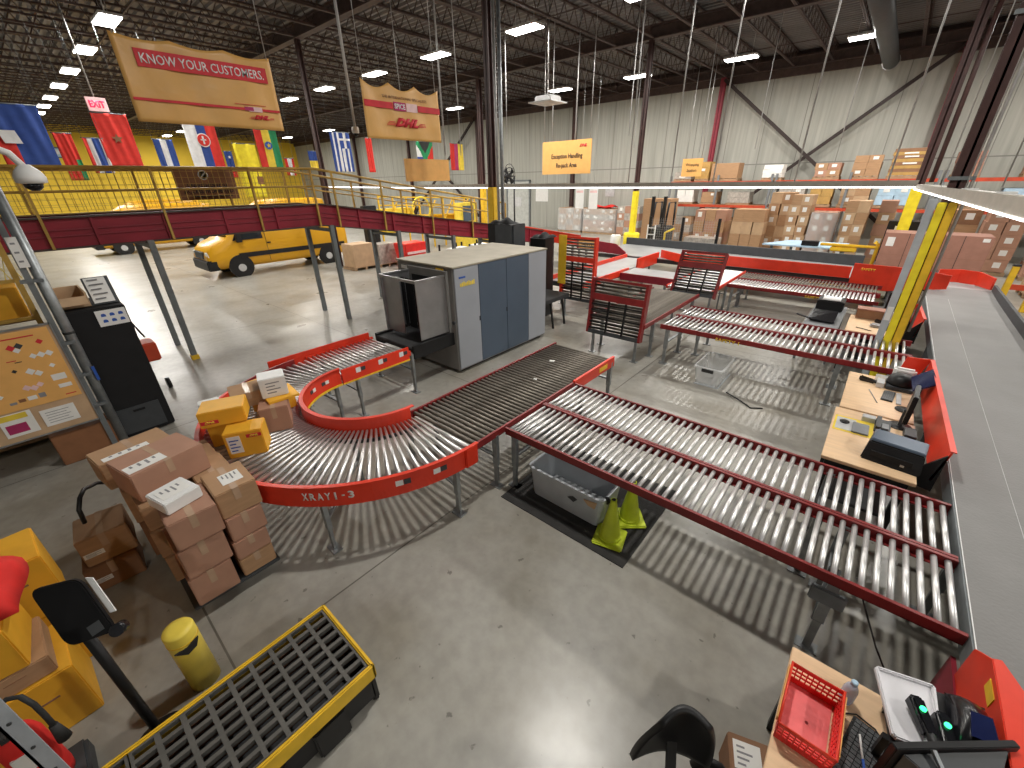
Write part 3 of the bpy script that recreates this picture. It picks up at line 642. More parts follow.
# ================================================================ ELEVATED RAMP CONVEYOR
XN, XF = -10.9, -12.2; YB = 5.35
def zb(y): return 2.47 if y <= YB else 2.47 - (y - YB) * .155
t = thing('elevated_conveyor', 'dark red overhead conveyor that bends down to the right over the yellow vans', 'conveyor', (-11.5, 0, 0)); ramp = t
for x in (XN, XF):
    for a, c in ((-6, YB), (YB, 14.6)):
        za, zc = zb(a), zb(c); m = MB(); m.hexa([(x - .03, a, za), (x + .03, a, za), (x + .03, c, zc), (x - .03, c, zc), (x - .03, a, za + .5), (x + .03, a, za + .5), (x + .03, c, zc + .5), (x - .03, c, zc + .5)]); m.build('side_panel', 'maroon', t)
    m = MB()
    for a, c in ((-6, YB), (YB, 14.6)):
        m.bar((x + .05, a, zb(a) + .5), (x + .05, c, zb(c) + .5), .12, .03); m.bar((x + .05, a, zb(a)), (x + .05, c, zb(c)), .10, .03)
    m.build('flange', 'joist_brown', t)
    m = MB()
    for a, c in ((-6, YB), (YB, 14.6)):
        for dz in (.2, .3): m.bar((x + .05, a, zb(a) + dz), (x + .05, c, zb(c) + dz), .025, .018)
    m.build('cable_run', 'column_red', t)
    y = -5.2
    while y < 14: MB().bar((x + .05, y, zb(y)), (x + .05, y, zb(y) + .5), .05, .05).build('stiffener', 'maroon', t); y += 1.05
for a, c in ((-6, YB), (YB, 14.6)):
    m = MB(); m.hexa([(XF, a, zb(a) + .28), (XN, a, zb(a) + .28), (XN, c, zb(c) + .28), (XF, c, zb(c) + .28), (XF, a, zb(a) + .34), (XN, a, zb(a) + .34), (XN, c, zb(c) + .34), (XF, c, zb(c) + .34)]); m.build('belt', 'belt_black', t)
for y in (-4.5, 1.8, 5.5, 7.5, 9.6, 12.2):
    for x in (XN + .08, XF):
        MB().box(x - .05, x + .05, y - .05, y + .05, 0, zb(y) + .02).build('leg', 'steel_leg', t)
    MB().bar((XF, y, zb(y) - .1), (XN, y, zb(y) - .1), .06, .08).build('cross_brace', 'steel_leg', t)
    if y == 1.8: MB().box(XN + .02, XN + .15, y - .07, y + .07, .0, .1).build('foot_pad', 'yellow', t)
for x, lb in ((XN, 'yellow-brown guard rail along the near edge of the dark red overhead conveyor'), (XF, 'yellow-brown guard rail along the far edge of the dark red overhead conveyor')):
    t = thing('guard_rail', lb, 'guard rail', (x, 0, 2.5)); xo = x + (.1 if x == XN else -.1)
    for y in (-4.7, -3.0, -1.2, .47, 2.18, 3.88, 5.23, 5.75, 7.1, 8.8, 10.5, 12.2): m = MB(); m.bar((xo, y, zb(y) + (.0 if x == XN else .3)), (xo, y, zb(y) + 1.27), .05, .04); m.build('post', 'rail_yellow', t)
    for dz, r in ((1.27, .028), (.9, .018)):
        MB().tube([(xo, -6, 2.47 + dz), (xo, YB, 2.47 + dz), (xo, 12.2, zb(12.2) + dz)], r).build('rail', 'rail_yellow', t)
    m = MB(); y = -5.5
    while y < 5.2: m.box(xo - .004, xo + .004, y - .004, y + .004, 3.02, 3.72); y += .11
    z = 3.02
    while z < 3.72: m.box(xo - .004, xo + .004, -5.5, 5.2, z - .003, z + .003); z += .11
    m.build('wire_mesh', 'rail_yellow', t)
t = thing('access_sign', 'brown sign reading UNAUTHORIZED ACCESS PROHIBITED on the ramp railing', 'sign', (-12.27, 3.45, 3.13))
MB().box(-12.285, -12.255, 2.86, 4.06, 3.13, 3.77).build('board', 'sign_brown', t)
text('UNAUTHORIZED', 'lettering', 'print_black', t, (-12.253, 3.46, 3.43), (0, 1, 0), (0, 0, 1), .8, .09)
text('ACCESS PROHIBITED', 'lettering', 'print_black', t, (-12.253, 3.46, 3.31), (0, 1, 0), (0, 0, 1), 1.0, .09)
MB().box(-12.253, -12.034, 3.1, 3.85, 3.2, 3.215).build('rule', 'print_black', t)
m = MB(); m.lathe([(.10, 0), (.10, .004), (.08, .004), (.08, 0)], 24); m.bar((-.06, .06, .002), (.06, -.06, .002), .02, .004)
bmesh.ops.transform(m.b, matrix=Matrix.Translation((-12.253, 3.42, 3.64)) @ Matrix.Rotation(R(90), 4, 'Y'), verts=m.b.verts); m.build('prohibition_mark', 'paper', t)
t = thing('roller_conveyor', 'red-sided conveyor sloping down from the ramp end behind the upright gate', 'conveyor', (-9.5, 15, 0))
for y, m_ in ((14.9, 'orange_red'),): MB().hexa([(-12.1, y - .03, 1.15), (-9.22, y - .03, .98), (-9.22, y + .03, .98), (-12.1, y + .03, 1.15), (-12.1, y - .03, 1.62), (-9.22, y - .03, 1.42), (-9.22, y + .03, 1.42), (-12.1, y + .03, 1.62)]).build('side_panel', m_, t)
MB().hexa([(-12.1, 14.93, 1.2), (-9.22, 14.93, 1.0), (-9.22, 16.07, 1.0), (-12.1, 16.07, 1.2), (-12.1, 14.93, 1.25), (-9.22, 14.93, 1.06), (-9.22, 16.07, 1.06), (-12.1, 16.07, 1.25)]).build('belt', 'belt_black', t)
for x in (-11.8, -9.6):
    for y in (14.95, 16.05): MB().box(x - .04, x + .04, y - .04, y + .04, 0, 1.1).build('leg', 'steel_leg', t)
t = thing('side_guard', 'dark red tapered guard with an orange label right of the upright gate', 'guard plate', (-8, 14.6, 0))
MB().prism([(-9.2, 14.62, .92), (-7.1, 14.62, .88), (-7.1, 14.62, .98), (-7.5, 14.62, 1.24), (-9.2, 14.62, 1.36)], (0, .05, 0)).build('plate', 'maroon', t)
MB().box(-9.1, -8.35, 14.60, 14.62, 1.0, 1.26).build('label_panel', 'sign_orange', t); text('SAFETY', 'lettering', 'print_black', t, (-8.72, 14.6, 1.13), (1, 0, 0), (0, 0, 1), .5, .11)
for x in (-9.1, -7.2): MB().box(x - .03, x + .03, 14.62, 14.68, 0, .92).build('leg', 'steel_leg', t)
# ================================================================ VANS
def van(label, x, y, rz):
    t = thing('delivery_van', label, 'van')
    st = [(-6.2, .5, 2.25, .86), (-6.15, .42, 2.45, .96), (-5.6, .38, 2.55, .99), (-3.0, .38, 2.58, 1.0), (-2.05, .38, 2.5, .99), (-1.55, .38, 2.22, .98), (-1.05, .38, 1.60, .98), (-.9, .38, 1.46, .975), (-.45, .38, 1.28, .95), (-.24, .42, 1.08, .90), (-.17, .52, .86, .86)]
    b = MB(); rings = []
    for sx, z0, z1, w in st:
        h = z1 - z0; up = .80 if z1 > 2 else .9
        pr = [(-w * .9, z0), (w * .9, z0), (w, z0 + .12), (w, z0 + h * .45), (w * .97, z0 + h * .6), (w * (up + .08), z1 - .14 * h / 2), (w * up, z1), (-w * up, z1), (-w * (up + .08), z1 - .14 * h / 2), (-w * .97, z0 + h * .6), (-w, z0 + h * .45), (-w, z0 + .12)]
        rings.append([b.b.verts.new((sx, a, c)) for a, c in pr])
    for A, B in zip(rings, rings[1:]):
        for k in range(12): b._fc([A[k], A[(k + 1) % 12], B[(k + 1) % 12], B[k]], 0, True)
    b._fc(rings[0][::-1]); b._fc(rings[-1]); b.build('body', 'van_yellow', t)
    MB().prism([(-1.52, -.72, 2.17), (-1.03, -.86, 1.62), (-1.03, .86, 1.62), (-1.52, .72, 2.17)], (.05, 0, .045)).build('windscreen', 'glass_dark', t)
    for s in (-1, 1):
        MB().prism([(-2.35, s * .99, 1.42), (-1.2, s * .99, 1.42), (-1.5, s * .93, 1.95), (-2.35, s * .93, 2.05)], (0, s * .02, 0)).build('side_window', 'glass_dark', t)
        MB().box(-5.95, -1.3, s * 1.0 - .015, s * 1.0 + .015, .74, .92).build('rub_strip', 'black', t)
        MB().box(-.46, -.19, s * .74 - .14, s * .74 + .14, .84, 1.06).build('headlight', 'white', t, bevel=.03)
        MB().box(-1.5, -1.3, s * 1.12 - .08, s * 1.12 + .08, 1.35, 1.72).build('mirror', 'black', t, bevel=.02)
        MB().box(-2.46, -2.45, s * 1.0 - .012, s * 1.0 + .012, .5, 2.1).build('door_seam', 'print_black', t)
        MB().box(-2.62, -2.48, s * 1.0 - .02, s * 1.0 + .02, 1.2, 1.25).build('door_handle', 'black', t)
        for wx in (-1.28, -5.08):
            w_ = MB(); w_.cyl((wx, s * .80, .355), (wx, s * 1.015, .355), .355, n=24); w_.build('tyre', 'black', t)
            w_ = MB(); w_.cyl((wx, s * 1.0, .355), (wx, s * 1.03, .355), .15, n=16); w_.build('hub', 'light_grey', t)
            w_ = MB(); w_.cyl((wx, s * .9, .40), (wx, s * 1.003, .40), .46, n=24); w_.build('wheel_arch', 'black', t)
    MB().box(-.50, -.10, -.95, .95, .34, .74).build('bumper', 'black', t, bevel=.04)
    MB().box(-.24, -.14, -.5, .5, .78, 1.06).build('grille', 'dark_grey', t, bevel=.02)
    MB().box(-6.24, -6.16, -.85, .85, .4, .62).build('rear_bumper', 'black', t, bevel=.02)
    t.location = (x, y, 0); t.rotation_euler = (0, 0, rz); return t
v1 = van('yellow delivery van parked under the ramp, its whole side and nose in view', -20.98, 4.70, R(-90))
dup(v1, (-33.7, 2.9, 0), R(-90), 'yellow van further off behind the double ramp posts, only its lower nose showing')
dup(v1, (-33.7, 10.3, 0), R(-90), 'yellow van parked further off behind the fully visible one')
dup(v1, (-44, 5, 0), R(-90), 'distant yellow van seen through the railing mesh')
# ================================================================ BANNERS
def cloth(name, m_fn, mats, parent, o, r, u, wd, ht, wave=.03, nu=36, nv=18, sag=0, seed=0):
    o, r, u = Vector(o), Vector(r), Vector(u); nn = r.cross(u)
    def fn(a, c):
        d = wave * (math.sin(a * 11 + seed) * (.4 + .6 * c) + .6 * math.sin(a * 23 + c * 4 + seed * 2)) * (.5 + .5 * math.sin(c * 3))
        s = -sag * (c ** 6) * abs(math.sin(a * math.pi * 3)) ** 1.0
        return o + r * (a * wd) + u * (c * ht + s) + nn * d
    b = MB(); b.grid(fn, nu, nv, m_fn); return b.build(name, mats, parent, solid=.006)
Ry, Uz = (0, 1, 0), (0, 0, 1)
def logo(parent, o, w_, m='print_red'):
    """slanted red courier logo with speed lines"""
    o = Vector(o); text('DHL', 'logo', m, parent, o, Ry, Uz, w_ * .6, w_ * .16, bold=.09, shear=.45)
    for s in (-1, 1):
        b = MB()
        for k in range(3): b.cbox(o + Vector((.002, s * w_ * .38 + (.01 * k), -.05 * w_ + k * w_ * .025)), (.004, w_ * (.22 - .04 * k), w_ * .012))
        b.build('logo_line', m, parent)
t = thing('hanging_banner', 'big orange-tan banner reading KNOW YOUR CUSTOMERS hung at upper left', 'banner', (-9, 3, 4.3))
cloth('cloth', None, ['banner'], t, (-9, 1.9, 4.3), Ry, Uz, 2.14, 1.08, sag=.05, wave=.014)
MB().box(-8.982, -8.972, 2.12, 3.93, 5.0, 5.22).build('red_band', 'print_red', t)
text('KNOW YOUR CUSTOMERS.', 'lettering', 'white', t, (-8.971, 3.02, 5.11), Ry, Uz, 1.7, .125, bold=.008)
MB().box(-8.982, -8.972, 1.93, 4.02, 4.575, 4.61).build('red_line', 'print_red', t)
MB().box(-8.98, -8.970, 3.5, 3.72, 4.56, 4.63).build('logo_panel', 'pink_white', t); MB().box(-8.98, -8.969, 3.44, 3.58, 4.57, 4.625).build('logo_panel', 'print_magenta', t)
MB().box(-8.98, -8.972, 3.3, 3.8, 4.655, 4.662).build('red_line', 'print_red', t)
logo(t, (-8.97, 3.68, 4.48), .42)
for y in (1.95, 4.0): MB().cyl((-9, y, 5.35), (-9, y, 8.97), .008, n=6).build('cord', 'conduit', t)
t = thing('hanging_banner', 'smaller orange-tan banner with a red band and logo hung near the middle', 'banner', (-9, 6.8, 4.3))
cloth('cloth', None, ['banner'], t, (-9, 5.78, 4.28), Ry, Uz, 2.05, 1.06, sag=.12, seed=2, wave=.014)
MB().box(-8.982, -8.972, 5.8, 6.5, 4.86, 4.98).build('red_band', 'print_red', t); MB().box(-8.982, -8.972, 7.18, 7.83, 4.86, 4.98).build('red_band', 'print_red', t)
MB().box(-8.98, -8.970, 6.52, 6.84, 4.84, 5.0).build('logo_panel', 'print_magenta', t); MB().box(-8.98, -8.970, 6.86, 7.16, 4.84, 5.0).build('logo_panel', 'pink_white', t)
text('SPICE', 'lettering', 'white', t, (-8.968, 6.68, 4.92), Ry, Uz, .28, .10, bold=.02)
text('THE INTERNATIONAL SPECIALISTS', 'lettering', 'card_dark', t, (-8.975, 6.85, 5.08), Ry, Uz, 1.2, .05, bold=.005)
logo(t, (-8.968, 6.83, 4.62), 1.1)
for y in (5.85, 7.75): MB().cyl((-9, y, 5.3), (-9, y, 8.97), .008, n=6).build('cord', 'conduit', t)
# ================================================================ SIGNS
t = thing('hanging_sign', 'orange sign reading Exception Handling Re-pack Area', 'sign', (-10.8, 16, 3.6))
MB().box(-11.97, -9.62, 15.98, 16.02, 3.62, 4.82).build('board', 'sign_orange', t)
text('Exception Handling', 'lettering', 'print_black', t, (-10.75, 15.975, 4.25), (1, 0, 0), Uz, 1.5, .22, bold=.012)
text('Re-pack Area', 'lettering', 'print_black', t, (-10.75, 15.975, 3.92), (1, 0, 0), Uz, 1.0, .22, bold=.012)
text('DHL', 'logo', 'print_red', t, (-9.98, 15.975, 4.62), (1, 0, 0), Uz, .35, .1, bold=.05, shear=.4)
for x in (-11.9, -9.7): MB().cyl((x, 16, 4.8), (x, 16, 8.97), .012, n=6).build('cord', 'conduit', t)
t = thing('hanging_sign', 'plain orange panel hung below the smaller banner', 'sign', (-10.92, 8.9, 3.44))
MB().box(-10.95, -10.9, 8.08, 9.72, 3.44, 4.02).build('board', 'sign_orange', t)
for y in (8.2, 9.6): MB().cyl((-10.92, y, 4.0), (-10.92, y, 8.97), .01, n=6).build('cord', 'conduit', t)
t = thing('hanging_sign', 'small square orange sign above the yellow boxes on the rack', 'sign', (-9.1, 25.3, 3.7))
MB().box(-9.35, -8.3, 25.0, 25.04, 3.45, 4.3).build('board', 'sign_orange', t)
text('Wrapping', 'lettering', 'print_black', t, (-8.82, 24.99, 4.0), (1, 0, 0), Uz, .7, .16, bold=0); text('Station', 'lettering', 'print_black', t, (-8.82, 24.99, 3.75), (1, 0, 0), Uz, .5, .14, bold=0)
for x in (-9.2, -8.4): MB().cyl((x, 25.02, 4.3), (x, 25.02, 8.97), .012, n=6).build('cord', 'conduit', t)
t = thing('exit_sign', 'pale exit sign with glowing red letters above the big red flag', 'sign', (-20, 3.3, 5.6))
MB().box(-20.04, -19.98, 3.07, 3.56, 5.6, 5.97).build('housing', 'exit_panel', t)
text('EXIT', 'lettering', 'exit_red', t, (-19.978, 3.31, 5.79), Ry, Uz, .38, .2, bold=.05)
MB().cyl((-20, 3.3, 5.97), (-20, 3.3, 8.97), .02, n=6).build('drop_rod', 'conduit', t)
# ================================================================ FLAGS
def flag(label, y, z1, w_, h, mats, fn, seed=0, x=-20, extra=None):
    t = thing('hanging_flag', label, 'flag', (x, y, z1 - h))
    cloth('cloth', fn, mats, t, (x, y, z1 - h), Ry, Uz, w_, h, wave=.025, nu=24, nv=20, seed=seed)
    MB().cyl((x, y - .03, z1), (x, y + w_ + .03, z1), .015, n=6).build('top_rod', 'steel_leg', t)
    for yy in (y, y + w_): MB().cyl((x, yy, z1), (x, yy, 8.97), .004, n=5).build('cord', 'steel_leg', t)
    if extra: extra(t)
    return t
def vstripe(*cuts): return lambda a, c: next((i for i, k in enumerate(cuts) if a < k), len(cuts))
def disc(t, y, z, r, m, x=-19.93, n=20, name='emblem'):
    MB().cyl((x, y, z), (x + .01, y, z), r, n=n).build(name, m, t)
def star(t, y, z, r, m, x=-19.92):
    pts = [(x, y + (r if k % 2 == 0 else r * .42) * math.sin(k * math.pi / 5), z + (r if k % 2 == 0 else r * .42) * math.cos(k * math.pi / 5)) for k in range(10)]
    MB().prism(pts, (.01, 0, 0)).build('emblem', m, t)
flag('large dark blue flag with a red corner at the far left edge', .75, 5.62, 1.15, 1.6, ['flag_blue', 'flag_red'], lambda a, c: 1 if a < .35 and c < .5 else 0, extra=lambda t: MB().prism([(-19.92, .92, 4.62), (-19.92, 1.28, 4.62), (-19.92, 1.22, 4.95), (-19.92, .86, 4.95)], (.01, 0, 0)).build('emblem', 'flag_white', t))
flag('narrow red flag with a green corner right of the dark blue one', 1.98, 4.95, .42, 1.3, ['flag_red', 'green'], lambda a, c: 1 if a > .72 and c < .45 else 0, 1)
flag('red white and blue vertically striped flag left of the big red one', 2.62, 4.85, .48, 1.0, ['flag_red', 'flag_white', 'flag_blue', 'flag_white'], vstripe(.22, .45, .85), 2)
flag('big red flag with a dark star under the exit sign', 3.05, 5.56, .88, 1.5, ['flag_red'], None, 3, extra=lambda t: star(t, 3.48, 4.85, .15, 'sign_brown'))
flag('blue and white striped flag between the big red flag and the crest flag', 4.42, 4.9, .55, 1.0, ['flag_blue', 'flag_white', 'flag_blue'], vstripe(.33, .66), 4)
def crest(t): disc(t, 5.93, 4.93, .22, 'flag_white'); disc(t, 5.93, 4.93, .19, 'flag_red', -19.915); MB().box(-19.905, -19.895, 5.9, 5.95, 4.8, 5.06).build('emblem', 'flag_white', t); MB().box(-19.905, -19.895, 5.84, 6.01, 4.92, 4.96).build('emblem', 'flag_white', t)
flag('white blue and red flag with a round red crest below the big banner', 5.42, 5.5, 1.02, 1.5, ['flag_white', 'flag_blue', 'flag_red'], vstripe(.36, .66), 5, extra=crest)
flag('dark flag with small white stars right of the crest flag', 6.5, 4.6, .28, .9, ['flag_blue', 'flag_red'], lambda a, c: 1 if c < .3 else 0, 6, extra=lambda t: star(t, 6.63, 4.4, .06, 'flag_white'))
flag('plain bright yellow flag panel in the middle of the flags', 6.88, 4.88, .8, 1.9, ['bright_yellow', 'sign_brown'], lambda a, c: 1 if a > .7 and .25 < c < .4 else 0, 7)
flag('red yellow and green flag with a blue disc emblem', 7.75, 5.4, .86, 1.35, ['flag_red', 'flag_yellow', 'green'], vstripe(.33, .66), 8, extra=lambda t: (disc(t, 8.18, 4.85, .14, 'blue'), star(t, 8.18, 4.85, .09, 'flag_yellow', -19.9)))
flag('small red and white flag right of the red yellow green one', 8.7, 4.42, .38, .65, ['flag_red', 'flag_white', 'flag_red'], vstripe(.35, .8), 9)
flag('small flag with a blue upper and yellow lower half', 9.78, 4.72, .45, .75, ['flag_blue', 'flag_yellow'], lambda a, c: 0 if c > .5 else 1, 10)
flag('blue and white striped flag with a cross in its top corner', 10.92, 5.5, .95, 1.58, ['flag_blue', 'flag_white'],
     lambda a, c: (0 if (a > .45 and c > .62 and not (.66 < a < .78 or .78 < c < .86)) else (1 if (a > .45 and c > .62) else int(a * 9) % 2)) if c > .1 else (int(a * 9) % 2), 11)
flag('narrow folded red flag left of the smaller banner', 12.66, 5.35, .36, 1.45, ['flag_red'], None, 12)
def yfn(a, c):
    d = abs(a - .5) * 1.0
    k = (c - .45)
    if c > .45: return 0 if abs(d - k * .9) < .13 else (4 if d < k * .9 else (1 if a > .5 else 3))
    return 0 if d < .13 else (2 if a < .5 else 1)
flag('flag with a green and white Y shape half hidden above the plain orange sign', 15.65, 5.35, 1.1, 1.3, ['green', 'flag_red', 'flag_blue', 'flag_white', 'print_black'], yfn, 13)
flag('flag of dark red purple and yellow upright stripes', 18.0, 5.36, 1.0, 1.35, ['flag_red', 'print_magenta', 'flag_yellow'], vstripe(.33, .6), 14)
# ================================================================ BOXES
def carton(label, loc, dims, rz=0, m='card', group=None, lab=None, tape=True, tape_m='tape', name='cardboard_box', rx=0, ry=0, cat='box', extra=None):
    l, w_, h = dims
    o = MB().box(-l / 2, l / 2, -w_ / 2, w_ / 2, 0, h).build(name, m, bevel=min(.008, h * .08)); tag(o, label, cat, group)
    if tape:
        b = MB(); b.box(-l / 2 - .001, l / 2 + .001, -.025, .025, h, h + .0015).box(l / 2, l / 2 + .0015, -.025, .025, h * .55, h); b.build('packing_tape', tape_m, o)
    if lab:
        for (face, u, v, a, c) in lab:
            b = MB()
            if face == 't':
                b.box(u - a / 2, u + a / 2, v - c / 2, v + c / 2, h + .001, h + .003); q = b.build('shipping_label', 'paper', o)
                b = MB()
                for k in range(4): b.box(u - a * .38, u - a * .38 + a * (.3 + .4 * ((k * 7) % 3) / 3), v - c * .35 + k * c * .2, v - c * .35 + k * c * .2 + c * .07, h + .003, h + .004)
                b.build('print', 'print_grey', q)
            else:
                b.box(l / 2, l / 2 + .003, u - a / 2, u + a / 2, v - c / 2, v + c / 2); q = b.build('shipping_label', 'paper', o)
                b = MB()
                for k in range(4): b.box(l / 2 + .003, l / 2 + .004, u - a * .38, u + a * (.1 + .25 * (k % 2)), v - c * .38 + k * c * .2, v - c * .38 + k * c * .2 + c * .07)
                b.build('print', 'print_grey' if m != 'card_yellow' else 'blue', q)
    if extra: extra(o)
    return place(o, loc, rz, rx, ry)
def ylogo(l, h, y=0, z=None, wd=.14):
    def f(o):
        b = MB(); b.box(l / 2, l / 2 + .002, y - wd / 2, y + wd / 2, (z or h * .8) - .02, (z or h * .8) + .02); b.build('red_sticker', 'print_red', o)
        text('DHL', 'logo', 'flag_yellow', o, (l / 2 + .0022, y, z or h * .8), (0, 1, 0), (0, 0, 1), wd * .6, .024, bold=.05, shear=.4, depth=.001)
    return f
# ---- big pile on the dolly
t = thing('platform_dolly', 'low dark dolly under the big pile of brown cartons', 'dolly', (-4.3, .3, 0))
MB().box(-5.3, -3.62, -.05, .66, .11, .15).build('deck', 'dark_grey', t, bevel=.008)
for x in (-5.1, -3.85):
    for y in (.08, .52): MB().cyl((x, y - .02, .05), (x, y + .02, .05), .05, n=14).build('caster', 'rubber', t); MB().box(x - .03, x + .03, y - .03, y + .03, .05, .11).build('fork', 'steel_leg', t)
MB().tube([(-5.28, -.08, .15), (-5.28, -.12, .70), (-5.15, -.25, .84), (-5.0, -.34, .90), (-4.87, -.38, .90), (-4.81, -.42, .82), (-4.80, -.43, .68)], .018).build('handle', 'black', t)
A = [("bottom front pinkish carton of the left column on the dolly", (-3.81, .15, .15), (.42, .32, .31), 0, 'card_pink', None),
     ("middle front pinkish carton of the left column on the dolly", (-3.81, .17, .465), (.42, .33, .31), .02, 'card_pink', None),
     ("top front carton of the left column, under the white-topped parcel", (-3.80, .20, .78), (.42, .34, .27), -.02, 'card_pink', None),
     ("bottom front carton of the right column on the dolly", (-3.83, .50, .15), (.40, .28, .20), .0, 'card', None),
     ("second carton up in the right column on the dolly", (-3.83, .50, .355), (.40, .28, .20), .02, 'card_pink', None),
     ("third carton up in the right column on the dolly", (-3.84, .52, .56), (.40, .29, .25), .03, 'card_pink', None),
     ("top front carton of the right column with a white label on top", (-3.86, .54, .815), (.42, .32, .26), -.02, 'card', [('t', .02, .02, .18, .16)]),
     ("second-row bottom carton behind the left front column", (-4.28, .12, .15), (.46, .38, .30), .0, 'card', [('s', 0, .2, .12, .05)]),
     ("second-row middle carton behind the left front column", (-4.28, .12, .455), (.46, .38, .30), -.03, 'card', None),
     ("second-row upper carton behind the left front column", (-4.30, .12, .76), (.46, .38, .235), .03, 'card', None),
     ("second-row carton behind the right front column", (-4.31, .50, .15), (.42, .30, .40), .0, 'card', None),
     ("second-row upper carton behind the right front column", (-4.31, .50, .555), (.42, .30, .44), .0, 'card', None),
     ("third-row bottom carton in the middle of the dolly", (-4.78, .08, .15), (.42, .40, .42), .02, 'card_dark', None),
     ("third-row upper carton in the middle of the dolly", (-4.78, .08, .575), (.42, .40, .37), -.02, 'card', None),
     ("third-row right carton standing on the dolly deck", (-4.80, .50, .15), (.42, .30, .795), .0, 'card', None),
     ("big long carton with a white label near the top of the pile", (-4.43, .20, 1.0), (.44, .56, .27), .22, 'card_pink', [('t', .10, -.12, .14, .28)]),
     ("long plain carton lying at the back top of the pile", (-4.88, .08, .95), (.34, .56, .27), .15, 'card', [('t', .10, -.06, .08, .34)])]
for lb, loc, dm, rz, m, la in A: carton(lb, loc, dm, rz, m, lab=la)
carton('white-wrapped parcel on the left front column of the pile', (-3.88, .17, 1.055), (.28, .27, .11), .25, 'white', lab=[('t', 0, 0, .16, .2)], tape=False)
for k, (x, y, z, dm) in enumerate(((-4.86, -.40, .0, (.40, .38, .28)), (-4.88, -.36, .285, (.40, .36, .30)))):
    carton(['lower brown carton set on the floor behind the pile', 'upper brown carton with a label strip behind the pile'][k], (x, y, z), dm, -.08, ['card_dark', 'card'][k], lab=[('s', -.1, .12, .14, .05)])
# ---- parcels on the curve
Z = .812
carton('yellow carton with white label standing nearest on the roller curve', (-4.63, 0.95, Z), (.26, .36, .30), -.5, 'card_yellow', tape=False, lab=[('s', -.09, .16, .12, .2)], extra=ylogo(.26, .30, .1))
carton('plain brown carton standing beside the yellow carton on the curve', (-4.93, 1.37, Z), (.34, .30, .31), -.4, 'card_pink')
carton('small yellow carton half hidden under the upper yellow ones', (-5.14, .90, Z), (.40, .34, .26), -.2, 'card_yellow', tape=False)
carton('yellow carton behind the brown one at the curve start', (-5.37, 1.51, Z), (.32, .4, .2), .1, 'card_yellow', tape=False)
carton('big yellow carton lying on top of the parcel heap', (-4.93, 0.89, Z + .31), (.32, .42, .18), -.42, 'card_yellow', tape=False, extra=ylogo(.32, .18, -.12, .06, .16), lab=None)
carton('brown carton resting in the middle of the parcel heap', (-5.25, 1.23, Z + .27), (.34, .36, .18), -.2, 'card')
carton('yellow-flapped flat carton at the top rear of the heap', (-5.59, 1.40, Z + .22), (.22, .46, .12), .1, 'card_yellow', tape=False)
carton('white and grey carton with a blue-printed paper at the heap top', (-5.08, 1.47, Z + .345), (.26, .28, .24), -.3, 'white', tape=False, lab=[('s', .0, .13, .2, .2)], extra=lambda o: MB().box(-.03, .05, -.1401, -.143, .05, .19).build('dark_slot', 'print_black', o))
carton('small white parcel on the left of the heap', (-5.26, .84, Z + .265), (.12, .2, .17), -.2, 'white', tape=False)
carton('yellow wrapper lying on the brown carton under the white one', (-5.05, 1.50, Z + .313), (.40, .34, .03), -.1, 'card_yellow', tape=False)
# ================================================================ BACK STORE: racks, pallets, stacks
def wpallet(parent, x, y, w_, d):
    b = MB()
    for k in range(5): b.box(x - w_ / 2 + k * (w_ - .1) / 4, x - w_ / 2 + .1 + k * (w_ - .1) / 4, y - d / 2, y + d / 2, .11, .13)
    for k in (-1, 0, 1): b.box(x - w_ / 2, x + w_ / 2, y + k * (d / 2 - .05) - .05, y + k * (d / 2 - .05) + .05, .0, .11)
    b.build('pallet', 'pallet_wood', parent)
random.seed(11)
def stack(label, x, y, nx, nz, bw, bh, bd, m, z=0, ny=1, wrap=False, labels=.5, jit=.02, group='cartons in the back store'):
    """a wooden pallet thing plus individually placed cartons on it"""
    bd = bd * 2
    p = thing('wooden_pallet', 'wooden pallet under ' + label, 'pallet', (x, y, z)); WM[p.name] = Matrix.Identity(4)
    p.location = (x, y, z); wpallet(p, 0, 0, nx * bw + .04, ny * bd + .04)
    first = {}
    for k in range(nz):
        for i in range(nx):
            for j in range(ny):
                if j == ny - 1 and k < nz - 1 and ny > 1: pass
                mm_ = m if isinstance(m, str) else m[(i * 3 + k * 5 + j) % len(m)]
                key = mm_
                has = random.random() < labels and j == 0
                kk = (key, has)
                if kk not in first:
                    o = MB().box(-bw / 2 + .006, bw / 2 - .006, -bd / 2 + .006, bd / 2 - .006, 0, bh - .005).build('cardboard_box', mm_)
                    if has: MB().box(-.02 - bw * .18, -.02 + bw * .2, -bd / 2 - .003, -bd / 2 + .006, bh * .35, bh * .8).build('shipping_label', 'paper', o)
                    first[kk] = o; q = o
                else: q = copy_tree(first[kk])
                q.location = (x - nx * bw / 2 + (i + .5) * bw + random.uniform(-jit, jit), y - ny * bd / 2 + (j + .5) * bd, z + .135 + k * bh); q.rotation_euler = (0, 0, random.uniform(-.03, .03))
                tag(q, 'carton stacked in ' + label, 'box', 'cartons of ' + label)
    if wrap:
        b = MB(); W, D, H = nx * bw / 2 + .02, ny * bd / 2 + .02, nz * bh
        b.grid(lambda u, v: ((x + W * (1.01 if int(u * 4) in (1,) else 1) * [-1, 1, 1, -1, -1][min(4, int(u * 4 + .001))], y + D * [-1, -1, 1, 1, -1][min(4, int(u * 4 + .001))], z + .13 + H * v)), 4, 4)
        o = b.build('stretch_wrap', 'clear_plastic'); tag(o, 'loose clear stretch wrap round ' + label, 'wrap')
cols = ['card', 'card_pink', 'card_light']
